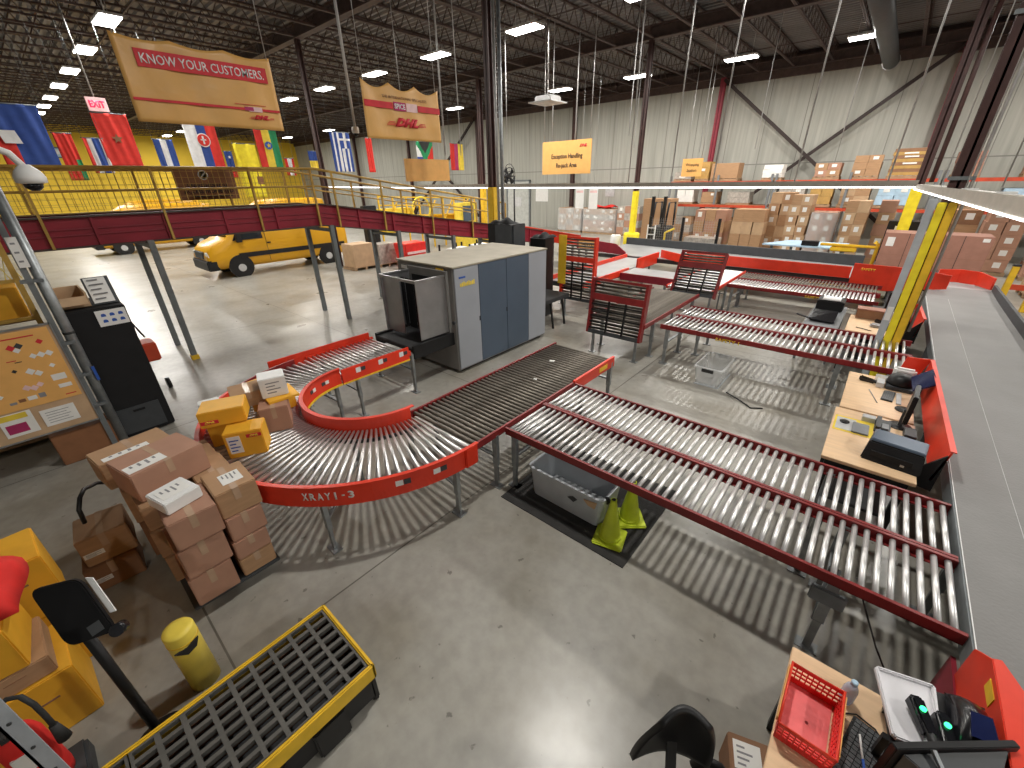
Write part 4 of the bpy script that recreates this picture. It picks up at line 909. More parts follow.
# floor stacks right of centre (nearest row)
stack('the tall tan stack with many labels left of the shrink-wrapped one', -2.85, 21.2, 2, 7, .37, .37, .5, ['card', 'card_light'], labels=.8)
stack('the pinkish shrink-wrapped stack in the middle of the store', -1.98, 21.0, 2, 5, .40, .40, .5, 'card_pink', labels=.8, wrap=True)
stack('the tall brown stack right of the shrink-wrapped one', -1.05, 21.2, 2, 6, .36, .40, .5, ['card_light', 'card'], labels=.5)
stack('the narrow stack left of the black wheeled cabinet', -.2, 21.6, 1, 6, .5, .40, .5, ['card', 'card_pink'], labels=.4)
stack('the brown stack behind the cage', -6.4, 22.0, 3, 4, .45, .48, .5, ['card', 'card_pink'], labels=.5)
stack('the twin brown stack next to the pale blue table', -4.7, 21.6, 3, 4, .42, .50, .5, ['card', 'card_light', 'card'], labels=.35)
stack('the orange-brown stack with labels behind the blue table', -3.75, 22.4, 2, 6, .42, .44, .5, ['card', 'card_light'], labels=.7)
t = thing('black_cabinet', 'black cabinet with a white label behind the mauve cartons', 'cabinet', (.35, 18.9, 0))
MB().box(-.05, .75, 19.3, 19.9, 0, 2.0).build('body', 'black', t, bevel=.02); MB().box(.15, .45, 19.28, 19.3, 1.65, 1.85).build('label_sheet', 'paper', t)
# mauve cartons behind the corner guard
for k, (x, w_, lb) in enumerate(((.55, 1.15, 'left big mauve carton with two white labels behind the red corner guard'), (1.72, 1.15, 'right big mauve carton next to the yellow column guard'))):
    o = MB().box(-w_ / 2, w_ / 2, -.5, .5, 0, 1.0).build('mauve_carton', 'card_mauve', bevel=.01); tag(o, lb, 'box')
    MB().box(-.006, .006, -.504, -.5, 0, 1.0).build('strap', 'print_black', o)
    MB().box(-.48, -.30, -.505, -.5, .62, .88).build('shipping_label', 'paper', o) if k == 0 else MB().box(.36, .5, -.505, -.5, .86, .95).build('shipping_label', 'paper', o)
    MB().box(-w_ / 2, w_ / 2, -.503, -.5, .38, .384).build('print', 'card_dark', o); place(o, (x, 18.0, .8))
t = thing('steel_table', 'low steel table carrying the big mauve cartons', 'table', (1.1, 18, 0))
MB().box(-.05, 2.35, 17.45, 18.55, .74, .8).build('table_top', 'steel_leg', t)
for x in (0, 2.3):
    for y in (17.5, 18.5): MB().box(x - .03, x + .03, y - .03, y + .03, 0, .74).build('leg', 'steel_leg', t)
# pale blue table, yellow bench
t = thing('work_table', 'pale blue topped work table beyond the long red guard', 'table', (-2.3, 18.6, 0))
MB().prism([(-3.4, 18.2, 1.12), (-.9, 18.2, 1.12), (-.9, 19.4, 1.16), (-2.7, 19.4, 1.16)], (0, 0, .05)).build('table_top', 'light_blue', t)
for x in (-3.1, -1.0): MB().box(x - .04, x + .04, 18.3, 18.38, 0, 1.12).build('leg', 'steel_leg', t)
for x in (-2.6, -1.0): MB().box(x - .04, x + .04, 19.2, 19.28, 0, 1.12).build('leg', 'steel_leg', t)
t = thing('pallet_jack', 'yellow hand pallet truck standing behind the dark belt guard', 'pallet truck', (-.6, 17.8, 0))
MB().box(-1.6, -.1, 17.75, 17.85, 1.28, 1.36).build('bar', 'yellow', t, bevel=.02); MB().tube([(-.1, 17.8, 0), (-.1, 17.8, 1.4), (-.2, 17.8, 1.48)], .05).build('handle', 'yellow', t); MB().box(-1.6, -.1, 17.7, 17.95, .05, .12).build('fork', 'yellow', t); MB().box(-1.3, -.6, 17.75, 17.88, 1.12, 1.28).build('motor', 'yellow', t, bevel=.03)
carton('black box on the near edge of the pale blue table', (-1.95, 18.42, 1.172), (.5, .3, .16), 0, 'black', tape=False)
# cage
t = thing('mesh_cage', 'grey wire mesh pen with black corner posts in the back store', 'cage', (-7, 19.8, 0))
for x in (-8.4, -6.9, -5.4): MB().box(x - .05, x + .05, 19.5, 19.6, 0, 1.85).build('post', 'black', t)
b = MB()
for k in range(31): b.box(-8.4 + k * .1, -8.395 + k * .1, 19.53, 19.54, .1, 1.8)
for k in range(17): b.box(-8.4, -5.4, 19.53, 19.54, .1 + k * .1, .105 + k * .1)
b.build('wire_mesh', 'conduit', t)
carton('wide grey-brown carton inside the mesh pen', (-6.2, 20.3, 0), (1.4, .8, 1.0), 0, 'wrap_grey')
t = thing('yellow_trolley', 'small yellow trolley inside the mesh pen', 'trolley', (-7.6, 20.2, 0)); MB().box(-7.9, -7.4, 20.0, 20.5, .2, .5).build('tray', 'flag_yellow', t, bevel=.03); MB().tube([(-7.9, 20.2, .5), (-7.9, 20.2, 1.1), (-7.5, 20.2, 1.3)], .05).build('handle', 'flag_yellow', t)
for x in (-7.8, -7.5): MB().cyl((x, 19.98, .1), (x, 20.02, .1), .1).build('wheel', 'black', t)
t = thing('forklift', 'black forklift mast beside the mesh pen', 'forklift', (-9, 21.5, 0))
for x in (-9.2, -8.6): MB().box(x - .06, x + .06, 21.4, 21.55, 0, 2.6).build('mast', 'black', t)
MB().box(-9.3, -8.5, 21.6, 22.8, .15, 1.2).build('body', 'dark_grey', t, bevel=.06); MB().box(-9.2, -8.6, 21.36, 21.4, .3, .9).build('load_guard', 'black', t)
MB().tube([(-9.25, 21.7, 1.2), (-9.25, 21.9, 2.3), (-9.25, 22.7, 2.3), (-9.25, 22.8, 1.2)], .05).build('roof_guard', 'black', t); MB().tube([(-8.55, 21.7, 1.2), (-8.55, 21.9, 2.3), (-8.55, 22.7, 2.3), (-8.55, 22.8, 1.2)], .05).build('roof_guard', 'black', t)
for y in (21.8, 22.6): MB().cyl((-9.35, y, .22), (-8.45, y, .22), .22, n=16).build('wheel', 'rubber', t)
t = thing('step_ladder', 'small white step ladder leaning in front of the mesh pen', 'ladder', (-8.5, 19.2, 0))
for x in (-8.35, -8.0): MB().bar((x, 19.2, 0), (x - .05, 19.35, 1.5), .04).build('rail', 'white', t)
for k in range(5): MB().bar((-8.36, 19.23 + .03 * k, .25 + k * .28), (-8.01, 19.23 + .03 * k, .25 + k * .28), .03).build('rung', 'white', t)
# racks
def rack(label, x0, x1, y, levels, bays):
    t = thing('pallet_rack', label, 'rack', (x0, y, 0)); n = bays
    for k in range(n + 1):
        x = x0 + (x1 - x0) * k / n
        for yy in (y - .5, y + .5): MB().box(x - .05, x + .05, yy - .04, yy + .04, 0, levels[-1] + .3).build('upright', 'mid_grey', t)
    for z in levels:
        for yy in (y - .52, y + .52): MB().box(x0, x1, yy - .03, yy + .03, z - .13, z).build('beam', 'rack_orange', t)
        MB().box(x0, x1, y - .48, y + .48, z - .03, z - .005).build('shelf_deck', 'pallet_wood', t)
    return t
rack('red-beamed pallet rack along the back wall left of centre', -10.2, -5.1, 26.4, (2.05, 3.2), 2)
rack('red-beamed pallet rack along the back wall right of centre', -4.9, 1.0, 26.4, (2.0, 3.2), 2)
rack('red-beamed pallet rack at the far right of the back wall', 1.2, 9.5, 26.4, (2.0, 3.2), 3)
def load(label, x, z, w_, h, m, nx=2, nz=2, y=26.4, d=.9, labels=.4):
    stack(label, x, y, nx, nz, w_ / nx, (h - .13) / nz, d / 2, m, z=z, ny=1, labels=labels)
load('the grey wrapped load topmost at the rack left end', -9.6, 3.2, .9, .5, 'wrap_grey', 1, 2)
load('the yellow boxes on top of the rack beside the square sign', -8.55, 3.2, .7, .95, 'card_ochre', 1, 3)
load('the brown load on top of the rack right of the yellow boxes', -7.4, 3.2, 1.35, .85, 'card', 1, 1)
load('the white load topping the rack left of the brace crossing', -5.15, 3.2, .85, .7, 'paper', 1, 3)
load('the low pinkish load topmost right of the brace', -2.9, 3.2, 1.0, .7, ['card_pink', 'card'], 2, 2, labels=.8)
load('the stepped brown load topmost right of the low pinkish one', -1.5, 3.2, 1.0, .95, 'card', 2, 3)
load('the load of yellow strips topmost before the brown pillar', -.1, 3.2, 1.2, 1.15, ['card_ochre', 'card_dark'], 1, 8)
load('the mauve load topmost left of the big column', 1.75, 3.2, .8, .95, 'card_mauve', 1, 2)
load('the wide pink load topmost at the right edge', 4.1, 3.2, 1.5, 1.1, ['card_pink', 'card_light'], 2, 2, labels=.7)
load('the mixed load at the far right top of the rack', 6.2, 3.2, 1.3, 1.0, ['card', 'card_pink'], 2, 2)
for k, (x, w_, h, m, lb) in enumerate(((-9.3, .9, .75, 'paper', 'the white load on the lower shelf at the rack left end'), (-8.0, .8, .65, 'card', 'the two brown cartons on the lower shelf'), (-6.5, 1.1, .65, 'wrap_grey', 'the greyish load on the lower shelf'),
    (-4.1, 1.1, .85, 'wrap_grey', 'the clear wrapped grey load on the middle shelf'), (-2.9, .9, .8, 'card_ochre', 'the yellow load on the middle shelf'), (-1.6, 1.1, .85, ['card', 'card_light'], 'the brown load on the middle shelf behind the tan stack'),
    (-.2, 1.2, .9, 'light_blue', 'the light blue load on the shelf left of the yellow post'), (2.2, 1.0, .7, ['card', 'card_dark'], 'the brown load on the shelf behind the yellow guard'), (3.6, 1.2, .8, 'light_blue', 'the blue-grey load on the right shelf'), (5.2, 1.3, .8, 'card_pink', 'the pink load on the right shelf'))):
    load(lb, x, 2.02, w_, h, m, 2, 2)
stack('the floor stack under the rack near the left upright', -9.2, 26.2, 2, 3, .5, .42, .45, ['wrap_grey', 'card'])
stack('the floor stack under the middle of the left rack', -7.4, 26.2, 3, 3, .45, .42, .45, ['card', 'card_pink'])
stack('the floor stack under the right rack behind the yellow post', 1.9, 24.2, 2, 4, .6, .5, .5, ['card_dark', 'card'])
stack('the pink wrapped floor stack at the far right, left one', 3.1, 23.4, 2, 5, .5, .42, .5, 'card_pink', labels=.9)
stack('the pink wrapped floor stack at the far right, right one', 4.4, 22.8, 2, 5, .5, .42, .5, ['card_pink', 'wrap_grey'], labels=.9)
stack('the low floor stack at the right edge by the yellow posts', 4.2, 19.6, 2, 2, .6, .4, .5, ['card_light'], labels=.6)
# pallets left of the rack
stack('the wrapped pallet load left end below the handling sign', -17.6, 27.4, 3, 4, .62, .37, .6, ['wrap_grey', 'card'], wrap=True)
stack('the wide wrapped pallet load below the handling sign', -15.2, 27.4, 4, 4, .62, .37, .6, ['card', 'wrap_grey', 'card_pink'], wrap=True)
stack('the mixed pallet load left of the yellow column base', -13.0, 27.2, 3, 4, .5, .42, .6, ['card_pink', 'wrap_grey'])
stack('the tall brown carton load right of the yellow column base', -10.1, 24.6, 2, 3, .75, .75, .6, 'card', labels=.1)
t = thing('red_stretcher', 'red tarpaulin lying on the wide wrapped pallet load', 'tarpaulin', (-15.2, 27.4, 1.62))
b = MB(); b.grid(lambda u, v: (-16.1 + 1.8 * u, 26.9 + 1.0 * v, 1.62 + .12 * math.sin(7 * u) * math.sin(5 * v) + .1), 14, 8); b.build('sheet', 'fabric_red', t, solid=.01)
for k, x in enumerate((-12.55, -11.75)):
    t = thing('document_pouch', ['left white hanging sheet with red heading under the light tube', 'right white hanging sheet with red heading under the light tube'][k], 'sheet', (x, 20, 2.4))
    MB().box(x - .25, x + .25, 19.99, 20.0, 2.05, 3.0).build('paper_sheet', 'white', t); MB().box(x - .2, x + .2, 19.985, 19.99, 2.8, 2.9).build('red_heading', 'pink_white', t)
    MB().cyl((x, 20, 3.0), (x, 20, 8.97), .008, n=5).build('cord', 'conduit', t)
# guard barrel round the column base and a white drum
t = thing('column_guard', 'yellow plastic barrel guard around the column foot past the pale belt', 'column guard', (-9, 19, 0)); MB().lathe([(.36, 0), (.36, .5), (.33, .52), (.36, .54), (.36, 1.1), (.33, 1.15)], 24, c=(-9, 19, 0)).build('barrel', 'bright_yellow', t)
t = thing('white_drum', 'white drum left of the yellow barrel guard', 'drum', (-9.9, 18.9, 0)); MB().lathe([(.24, 0), (.25, .3), (.24, .6), (.24, .95), (.2, 1.0)], 20, c=(-9.85, 19.1, 0)).build('drum_body', 'white', t)
# posts at the right edge
for k, (x, y) in enumerate(((3.05, 18.3), (3.35, 17.1), (3.6, 16.4))):
    t = thing('yellow_post', 'yellow steel post with a dark cap at the right edge, ' + ['furthest', 'middle', 'nearest'][k] + ' of three', 'post', (x, y, 0)); MB().box(x - .07, x + .07, y - .07, y + .07, 0, 1.0).build('shaft', 'yellow', t, bevel=.01); MB().box(x - .08, x + .08, y - .08, y + .08, 1.0, 1.05).build('cap', 'print_black', t)
    if k < 2: MB().box(x - .05, x + .55, y - .03, y + .03, .35, .5).build('rail', 'rack_orange', t)
# wall notices
tag(MB().box(-22.1, -20.9, 28.66, 28.69, 1.9, 2.9).build('wall_notice', 'paper'), 'large pale notice on the back wall right of the door', 'notice')
tag(MB().box(-15.9, -15.2, 28.66, 28.69, 2.3, 3.1).build('wall_box', 'light_grey'), 'small pale box on the back wall', 'box')
t = thing('wall_fan', 'large black round fan right of the central column', 'fan', (-14, 16.2, 3.3))
b = MB(); 
for r in (.5, .36, .2): 
    pts = [(-13.95, 16.1 + r * .8 * math.cos(a * math.pi / 10), 3.6 + r * math.sin(a * math.pi / 10)) for a in range(21)]; b.tube(pts, .015, 6)
b.build('cage_ring', 'black', t)
for k in range(4):
    a = k * math.pi / 2 + .4; b = MB(); b.prism([(-14, 16.1, 3.6), (-14, 16.1 + 0.4 * math.cos(a), 3.6 + .42 * math.sin(a)), (-13.96, 16.1 + 0.4 * math.cos(a + .7), 3.6 + .42 * math.sin(a + .7))], (.02, 0, 0)); b.build('blade', 'black', t)
MB().cyl((-14.2, 16.1, 3.6), (-13.95, 16.1, 3.6), .12).build('motor', 'black', t); MB().cyl((-14.1, 16.6, 0), (-14.1, 16.6, 3.6), .04).build('stand_pole', 'black', t); MB().bar((-14.1, 16.6, 3.6), (-14.1, 16.1, 3.6), .05).build('stand_arm', 'black', t)
# ---- clutter beyond the ramp
t = thing('yellow_platform', 'tangle of yellow railings and frames beyond the overhead conveyor', 'platform', (-20, 16, 0))
for k in range(9): MB().bar((-20, 12.9 + k * .85, 0), (-20, 12.9 + k * .85, 2.85 - .05 * k), .07).build('post', 'yellow', t)
for z in (1.35, 1.9, 2.4, 2.8): MB().bar((-20, 12.9, z), (-20, 19.7, z - .3), .06).build('rail', 'yellow', t)
for k in range(5): MB().bar((-20.0, 13.2 + k * 1.3, 1.3), (-20.0, 14.0 + k * 1.3, 2.5), .06).build('diagonal', 'yellow', t)
b = MB(); b.tube([(-19.8, 15.4 + .6 * math.cos(a * math.pi / 12), 2.1 + .6 * math.sin(a * math.pi / 12)) for a in range(25)], .05, 8); b.build('ring', 'flag_yellow', t)
MB().box(-20.8, -20.1, 13.0, 15.0, 1.0, 2.2).build('housing', 'flag_yellow', t, bevel=.05); MB().box(-20.8, -20.1, 15.8, 19.0, .9, 1.7).build('housing', 'van_yellow', t, bevel=.05)
t = thing('control_cabinet', 'teal-grey control cabinet with yellow trim beyond the ramp foot', 'cabinet', (-18.5, 18, 0)); MB().box(-18.9, -18.3, 17.0, 18.2, 0, 2.35).build('body', 'flag_yellow', t, bevel=.02); MB().box(-18.3, -18.27, 17.1, 17.9, 1.4, 2.2).build('door', 'machine_dark', t)
tag(MB().box(-20.5, -20.1, 12.1, 12.8, 0, 2.4).build('dark_locker', 'black', bevel=.03), 'dark upright locker beyond the ramp, left of the yellow frames', 'locker')
for k, (x, y, w_, d, h, m, lb) in enumerate(((-17.5, 9.9, .9, 1.0, .95, 'card_light', 'wrapped tan load behind the ramp post by the van tail'), (-17.3, 11.0, .8, .9, .85, 'wrap_grey', 'grey wrapped load between the van and the red bin'))):
    carton(lb, (x, y, .12), (w_, d, h), 0, m, tape=False)
    p = thing('wooden_pallet', 'wooden pallet under the ' + lb, 'pallet', (x, y, 0)); wpallet(p, x, y, w_ + .1, d + .1)
t = thing('red_bin', 'bright red wrapped bin behind the ramp posts', 'bin', (-16.2, 11.3, 0)); MB().hexa([(-16.6, 11.3, 0), (-15.9, 11.3, 0), (-15.9, 12.3, 0), (-16.6, 12.3, 0), (-16.7, 11.2, 1.0), (-15.8, 11.2, 1.0), (-15.8, 12.4, 1.0), (-16.7, 12.4, 1.0)]).build('bin_body', 'basket_red', t, bevel=.03); MB().box(-15.84, -15.8, 11.3, 12.3, .55, .65).build('band', 'pink_white', t)
for k in range(3):
    y = 12.9 + k * 1.35; t = thing('trolley', 'low dark trolley with white trays beyond the scanner, ' + ['left', 'middle', 'right'][k] + ' one', 'trolley', (-14.5, y, 0))
    MB().box(-15.0, -14.0, y - .55, y + .55, .55, .62).build('deck', 'dark_grey', t)
    for xx in (-14.95, -14.05):
        for yy in (y - .5, y + .5): MB().box(xx - .03, xx + .03, yy - .03, yy + .03, 0, .9).build('post', 'black', t)
    for j in range(2): tag(MB().box(-14.5, -14.05, y - .5 + j * .5, y - .08 + j * .5, .63, .8).build('white_tray', 'white', bevel=.02), 'white tray on the ' + ['left', 'middle', 'right'][k] + ' low dark trolley', 'tray', 'white trays on the %s trolley' % ['left', 'middle', 'right'][k])
KIOSK = [(-3.0, -.57, 1.45), (-2.90, -.38, 1.45), (-2.70, -.35, 1.15), (-2.78, -.54, 1.15)]
# ================================================================ LEFT FOREGROUND
t = thing('pipe_frame', 'galvanised pipe upright with a thinner channel beside the hazard poster board', 'post', (-7.7, .1, 0))
MB().cyl((-7.7, .10, 0), (-7.7, .10, 3.75), .055, n=14).build('pipe', 'galvanised', t)
MB().box(-7.70, -7.64, -.03, .03, 0, 3.6).build('channel', 'steel_leg', t)
for z in (.7, 1.15, 1.6, 2.4): MB().box(-7.72, -7.62, -.08, .12, z, z + .035).build('clamp', 'steel_leg', t)
MB().cyl((-7.7, .10, 1.72), (-7.7, .10, 1.75), .06, n=14).build('band', 'print_black', t)
MB().box(-7.62, -7.61, -.02, .07, 2.58, 2.92).build('number_strip', 'paper', t)
m = MB()
for k in range(3): m.box(-7.61, -7.607, .0, .04, 2.64 + k * .1, 2.66 + k * .1)
m.build('print', 'print_grey', t)
MB().box(-7.66, -7.64, .14, .17, 1.05, 1.25).build('blue_tag', 'blue', t)
# board
t = thing('poster_board', 'tan board with an orange hazard symbol poster and two papers, left edge', 'board', (-7.6, -.7, .5))
MB().box(-7.62, -7.6, -1.5, -.03, .54, 1.91).build('panel', 'card_light', t)
m = MB()
for q in ((-1.52, -.02, .53, .55), (-1.52, -.02, 1.90, 1.92)): m.box(-7.63, -7.59, q[0], q[1], q[2], q[3])
m.box(-7.63, -7.59, -.03, -.015, .53, 1.92); m.build('frame', 'galvanised', t)
MB().box(-7.598, -7.594, -1.3, -.06, .94, 1.88).build('hazard_poster', 'sign_orange', t)
m = MB(); m.box(-7.594, -7.592, -1.1, -.2, 1.80, 1.815); m.build('poster_title', 'print_red', t)
random.seed(4)
def diamond(y, z, s, mt):
    MB().prism([(-7.594, y - s, z), (-7.594, y, z - s), (-7.594, y + s, z), (-7.594, y, z + s)], (.002, 0, 0)).build('hazard_diamond', mt, t)
for y, z, s, mt in ((-.43, 1.70, .04, 'print_red'), (-.36, 1.71, .04, 'dark_grey'), (-.39, 1.66, .035, 'white'), (-.18, 1.72, .035, 'print_red'), (-.72, 1.66, .05, 'print_red'), (-.62, 1.66, .045, 'print_red'), (-.75, 1.5, .04, 'print_red'), (-.22, 1.56, .04, 'white'), (-.15, 1.56, .04, 'white'), (-.29, 1.56, .035, 'white'), (-.18, 1.40, .03, 'white'), (-.38, 1.38, .045, 'white'), (-.32, 1.34, .04, 'white'), (-.80, 1.30, .05, 'white'), (-.72, 1.28, .05, 'white'), (-.84, 1.14, .035, 'white'), (-.72, 1.15, .03, 'white'), (-.48, 1.19, .04, 'pink_white'), (-.42, 1.17, .04, 'pink_white'), (-.36, 1.2, .035, 'pink_white'), (-.5, 1.42, .025, 'print_black')): diamond(y, z, s, mt)
for y0, y1, z0, z1, mt in ((-.24, -.11, 1.20, 1.28, 'paper'), (-.22, -.10, 1.09, 1.14, 'paper'), (-.68, -.62, 1.02, 1.05, 'print_grey'), (-.60, -.54, 1.03, 1.07, 'sign_brown'), (-.52, -.44, 1.03, 1.08, 'paper'), (-.42, -.36, 1.03, 1.09, 'print_grey'), (-.2, -.1, .985, .997, 'print_red'), (-.46, -.40, 1.515, 1.525, 'print_black'), (-.52, -.44, 1.54, 1.55, 'print_red')):
    MB().box(-7.594, -7.592, y0, y1, z0, z1).build('poster_symbol', mt, t)
MB().box(-7.598, -7.594, -.5, -.18, .63, .86).build('notice', 'paper', t)
m = MB()
for k in range(5): m.box(-7.594, -7.593, -.46, -.24 - .03 * (k % 2), .67 + k * .035, .677 + k * .035)
m.build('print', 'print_grey', t)
MB().box(-7.598, -7.594, -.85, -.56, .62, .92).build('notice', 'paper', t); MB().box(-7.594, -7.592, -.84, -.6, .84, .91).build('yellow_band', 'flag_yellow', t); MB().box(-7.594, -7.592, -.82, -.64, .66, .78).build('magenta_block', 'print_magenta', t)
tag(MB().box(-8.0, -7.66, -.55, .05, 0, .45).build('brown_crate', 'sign_brown', bevel=.01), 'dark brown crate on the floor below the poster board', 'crate')
# cabinet
t = thing('display_cabinet', 'tall matte black cabinet with a white icon sheet behind the galvanised pipe', 'cabinet', (-8.3, .45, 0))
MB().box(-8.75, -7.82, .13, .75, .03, 1.95).build('body', 'black_matte', t, bevel=.012)
MB().box(-7.82, -7.805, .14, .66, .08, .48).build('lower_panel', 'dark_grey', t); MB().box(-7.806, -7.795, .34, .48, .40, .43).build('pull_slot', 'black_matte', t)
MB().box(-7.815, -7.805, .42, .735, 1.70, 1.915).build('icon_sheet', 'white', t)
for i in range(3):
    for j in range(2): m = MB(); m.prism([(-7.805, .47 + i * .09, 1.75 + j * .08), (-7.805, .52 + i * .09, 1.75 + j * .08), (-7.805, .52 + i * .09, 1.775 + j * .08), (-7.805, .505 + i * .09, 1.79 + j * .08), (-7.805, .48 + i * .09, 1.79 + j * .08), (-7.805, .47 + i * .09, 1.775 + j * .08)], (.003, 0, 0)); m.build('icon', 'blue', t)
t = thing('open_carton', 'open tan carton lying on top of the matte black cabinet', 'box', (-8.4, .3, 1.95))
m = MB(); m.box(-8.75, -8.0, .08, .10, 1.955, 2.15).box(-8.75, -8.0, .42, .44, 1.955, 2.15).box(-8.02, -8.0, .1, .42, 1.955, 2.10).box(-8.75, -8.73, .1, .42, 1.955, 2.15).box(-8.75, -8.0, .08, .44, 1.955, 1.965); m.build('walls', 'card_light', t)
m = MB(); m.prism([(-8.0, .1, 2.1), (-8.0, .42, 2.1), (-7.86, .42, 2.02), (-7.86, .1, 2.02)], (0, 0, .008)); m.build('flap', 'card_light', t)
t = thing('sheet_holder', 'tilted white printed sheet in a dark holder on the matte black cabinet', 'sheet', (-8.1, .55, 1.95))
m = MB(); m.prism([(-8.02, .46, 1.96), (-8.02, .74, 1.96), (-8.22, .74, 2.30), (-8.22, .46, 2.30)], (-.02, 0, -.01)); m.build('holder', 'dark_grey', t)
m = MB(); m.prism([(-8.02, .48, 1.98), (-8.02, .70, 1.98), (-8.21, .70, 2.29), (-8.21, .48, 2.29)], (.006, 0, .003)); m.build('sheet', 'paper', t)
m = MB()
for k in range(5): f = k / 5; m.box(-8.03 - .18 * f, -8.02 - .18 * f, .51, .62 + .04 * (k % 2), 2.03 + .29 * f, 2.045 + .29 * f)
m.build('print', 'print_grey', t)
t = thing('hand_truck', 'red hand truck with a yellow edge standing behind the matte black cabinet', 'trolley', (-9.6, 1.0, 0))
MB().box(-9.7, -9.3, .78, 1.08, .62, .95).build('red_case', 'rack_orange', t, bevel=.02); MB().tube([(-9.4, .75, .0), (-9.4, .78, 1.3), (-9.6, .86, 1.45), (-9.6, 1.0, 1.0)], .015).build('frame', 'black', t)
MB().box(-9.25, -9.2, .62, .78, 1.2, 2.1).build('yellow_bar', 'yellow', t, bevel=.01)
for y in (.82, 1.05): MB().cyl((-9.5, y - .03, .1), (-9.5, y + .03, .1), .1, n=14).build('wheel', 'black', t)
# wire cage with stock behind the board
t = thing('storage_cage', 'yellow and grey mesh storage cage behind the poster board', 'cage', (-9, -1.2, 0))
for y in (-3.5, -1.8, -.1): MB().box(-8.66, -8.6, y - .03, y + .03, 0, 2.95).build('post', 'rail_yellow', t)
for z in (1.1, 1.8, 2.3, 2.9): MB().box(-8.67, -8.61, -3.5, -.1, z, z + .04).build('rail', 'rail_yellow', t)
m = MB()
for k in range(34): m.bar((-8.63, -3.5 + k * .1, 2.34), (-8.63, -3.35 + k * .1, 2.9), .008); m.bar((-8.63, -3.5 + k * .1, 2.9), (-8.63, -3.35 + k * .1, 2.34), .008)
m.build('wire_mesh', 'flag_yellow', t)
for z in (.1, 1.1, 1.8): MB().box(-9.7, -8.68, -3.5, -.1, z - .03, z).build('shelf', 'pallet_wood', t)
for k, (y, z, dm, m_, lb) in enumerate(((-.55, 1.8, (.6, .8, .42), 'card_yellow', 'yellow carton on the top cage shelf'), (-1.5, 1.8, (.6, .8, .5), 'card_yellow', 'second yellow carton on the top cage shelf, further left'), (-.5, 1.1, (.7, .7, .3), 'wrap_grey', 'grey wrapped bundle on the middle cage shelf'), (-1.4, 1.1, (.7, .8, .4), 'card_dark', 'dark brown carton on the middle cage shelf'), (-.6, .1, (.7, .8, .5), 'wrap_grey', 'grey bundle on the bottom cage shelf'))):
    carton(lb, (-9.1, y, z), dm, 0, m_, tape=False)
# yellow cartons
for lb, loc, dm, rz, m_ in (('lowest front yellow carton at the lower left, its corner sticking out', (-3.65, -1.03, .0), (.52, .62, .50), .03, 'card_yellow'),
    ('yellow carton on the floor behind the lowest front one', (-4.19, -1.0, .0), (.50, .66, .56), .0, 'card_yellow'),
    ('brown carton between the yellow ones at the lower left', (-3.64, -1.08, .505), (.46, .60, .15), .04, 'card'),
    ('upper front yellow carton with a white label at the lower left', (-3.66, -1.13, .66), (.46, .60, .34), -.06, 'card_yellow'),
    ('tall yellow carton at the rear of the lower left heap', (-4.16, -.95, .565), (.46, .62, .50), .06, 'card_yellow')):
    def flaps(o, l=dm[0], w_=dm[1], h=dm[2]):
        m = MB(); m.box(-l / 2, l / 2, -.006, .006, h, h + .003); m.build('flap_seam', 'card_dark', o)
        for s in (-1, 1): m = MB(); m.box(l / 2, l / 2 + .002, s * w_ * .22 - .05, s * w_ * .22 + .05, h * .62, h * .65); m.build('cut_line', 'card_dark', o)
    carton(lb, loc, dm, rz, m_, tape=False, extra=flaps, lab=[('s', -.12, .14, .12, .1)] if 'white label' in lb else None)
b = MB(); b.grid(lambda u, v: (-4.05 + .62 * u, -1.36 + .64 * v + .03 * math.sin(5 * u), 1.06 + .27 * (math.sin(math.pi * min(1, u * 1.0)) * math.sin(math.pi * v)) ** .5 + .02 * math.sin(14 * u + 9 * v) if 0 < u < 1 and 0 < v < 1 else 1.06), 20, 20)
o = b.build('red_bag', 'fabric_red', solid=.01); tag(o, 'bright red fabric bag slumped over the yellow cartons at the left edge', 'bag')
# fire extinguisher
t = thing('fire_extinguisher', 'red fire extinguisher with a black hose at the lower left corner', 'fire extinguisher', (-3.0, -.92, 0)); ex, ey = -2.98, -.95
MB().lathe([(.02, .14), (.09, .15), (.095, .2), (.095, .56), (.08, .62), (.045, .66), (.03, .68)], 24, c=(ex, ey, 0)).build('cylinder', 'fabric_red', t)
MB().cyl((ex, ey, .67), (ex, ey, .74), .022).build('valve', 'stainless', t); MB().box(ex - .02, ex + .14, ey - .015, ey + .015, .75, .77).build('lever', 'print_black', t); MB().box(ex - .02, ex + .12, ey - .015, ey + .015, .71, .725).build('carry_handle', 'print_black', t)
MB().cyl((ex + .05, ey + .02, .75), (ex + .06, ey + .02, .75), .02).build('gauge', 'white', t)
MB().tube([(ex, ey, .72), (ex - .05, ey + .0, .80), (ex - .06, ey + .05, .83), (ex - .03, ey + .10, .82), (ex + .02, ey + .13, .76), (ex + .05, ey + .14, .66), (ex + .06, ey + .14, .56)], .014).build('hose', 'print_black', t)
MB().cyl((ex + .06, ey + .14, .58), (ex + .06, ey + .14, .44), .02, .034).build('horn', 'print_black', t)
MB().box(ex + .085, ex + .098, ey - .05, ey + .05, .40, .54).build('label', 'paper', t)
MB().box(ex - .15, ex + .15, ey - .15, ey + .15, .0, .14).build('stand', 'dark_grey', t, bevel=.02)
t = thing('angle_post', 'pale galvanised angle post crossing in front of the fire extinguisher', 'post', (-2.35, -.72, 0))
m = MB(); m.box(-2.38, -2.33, -.76, -.75, 0, 1.55).box(-2.34, -2.33, -.76, -.70, 0, 1.55); m.build('angle', 'strut_pale', t)
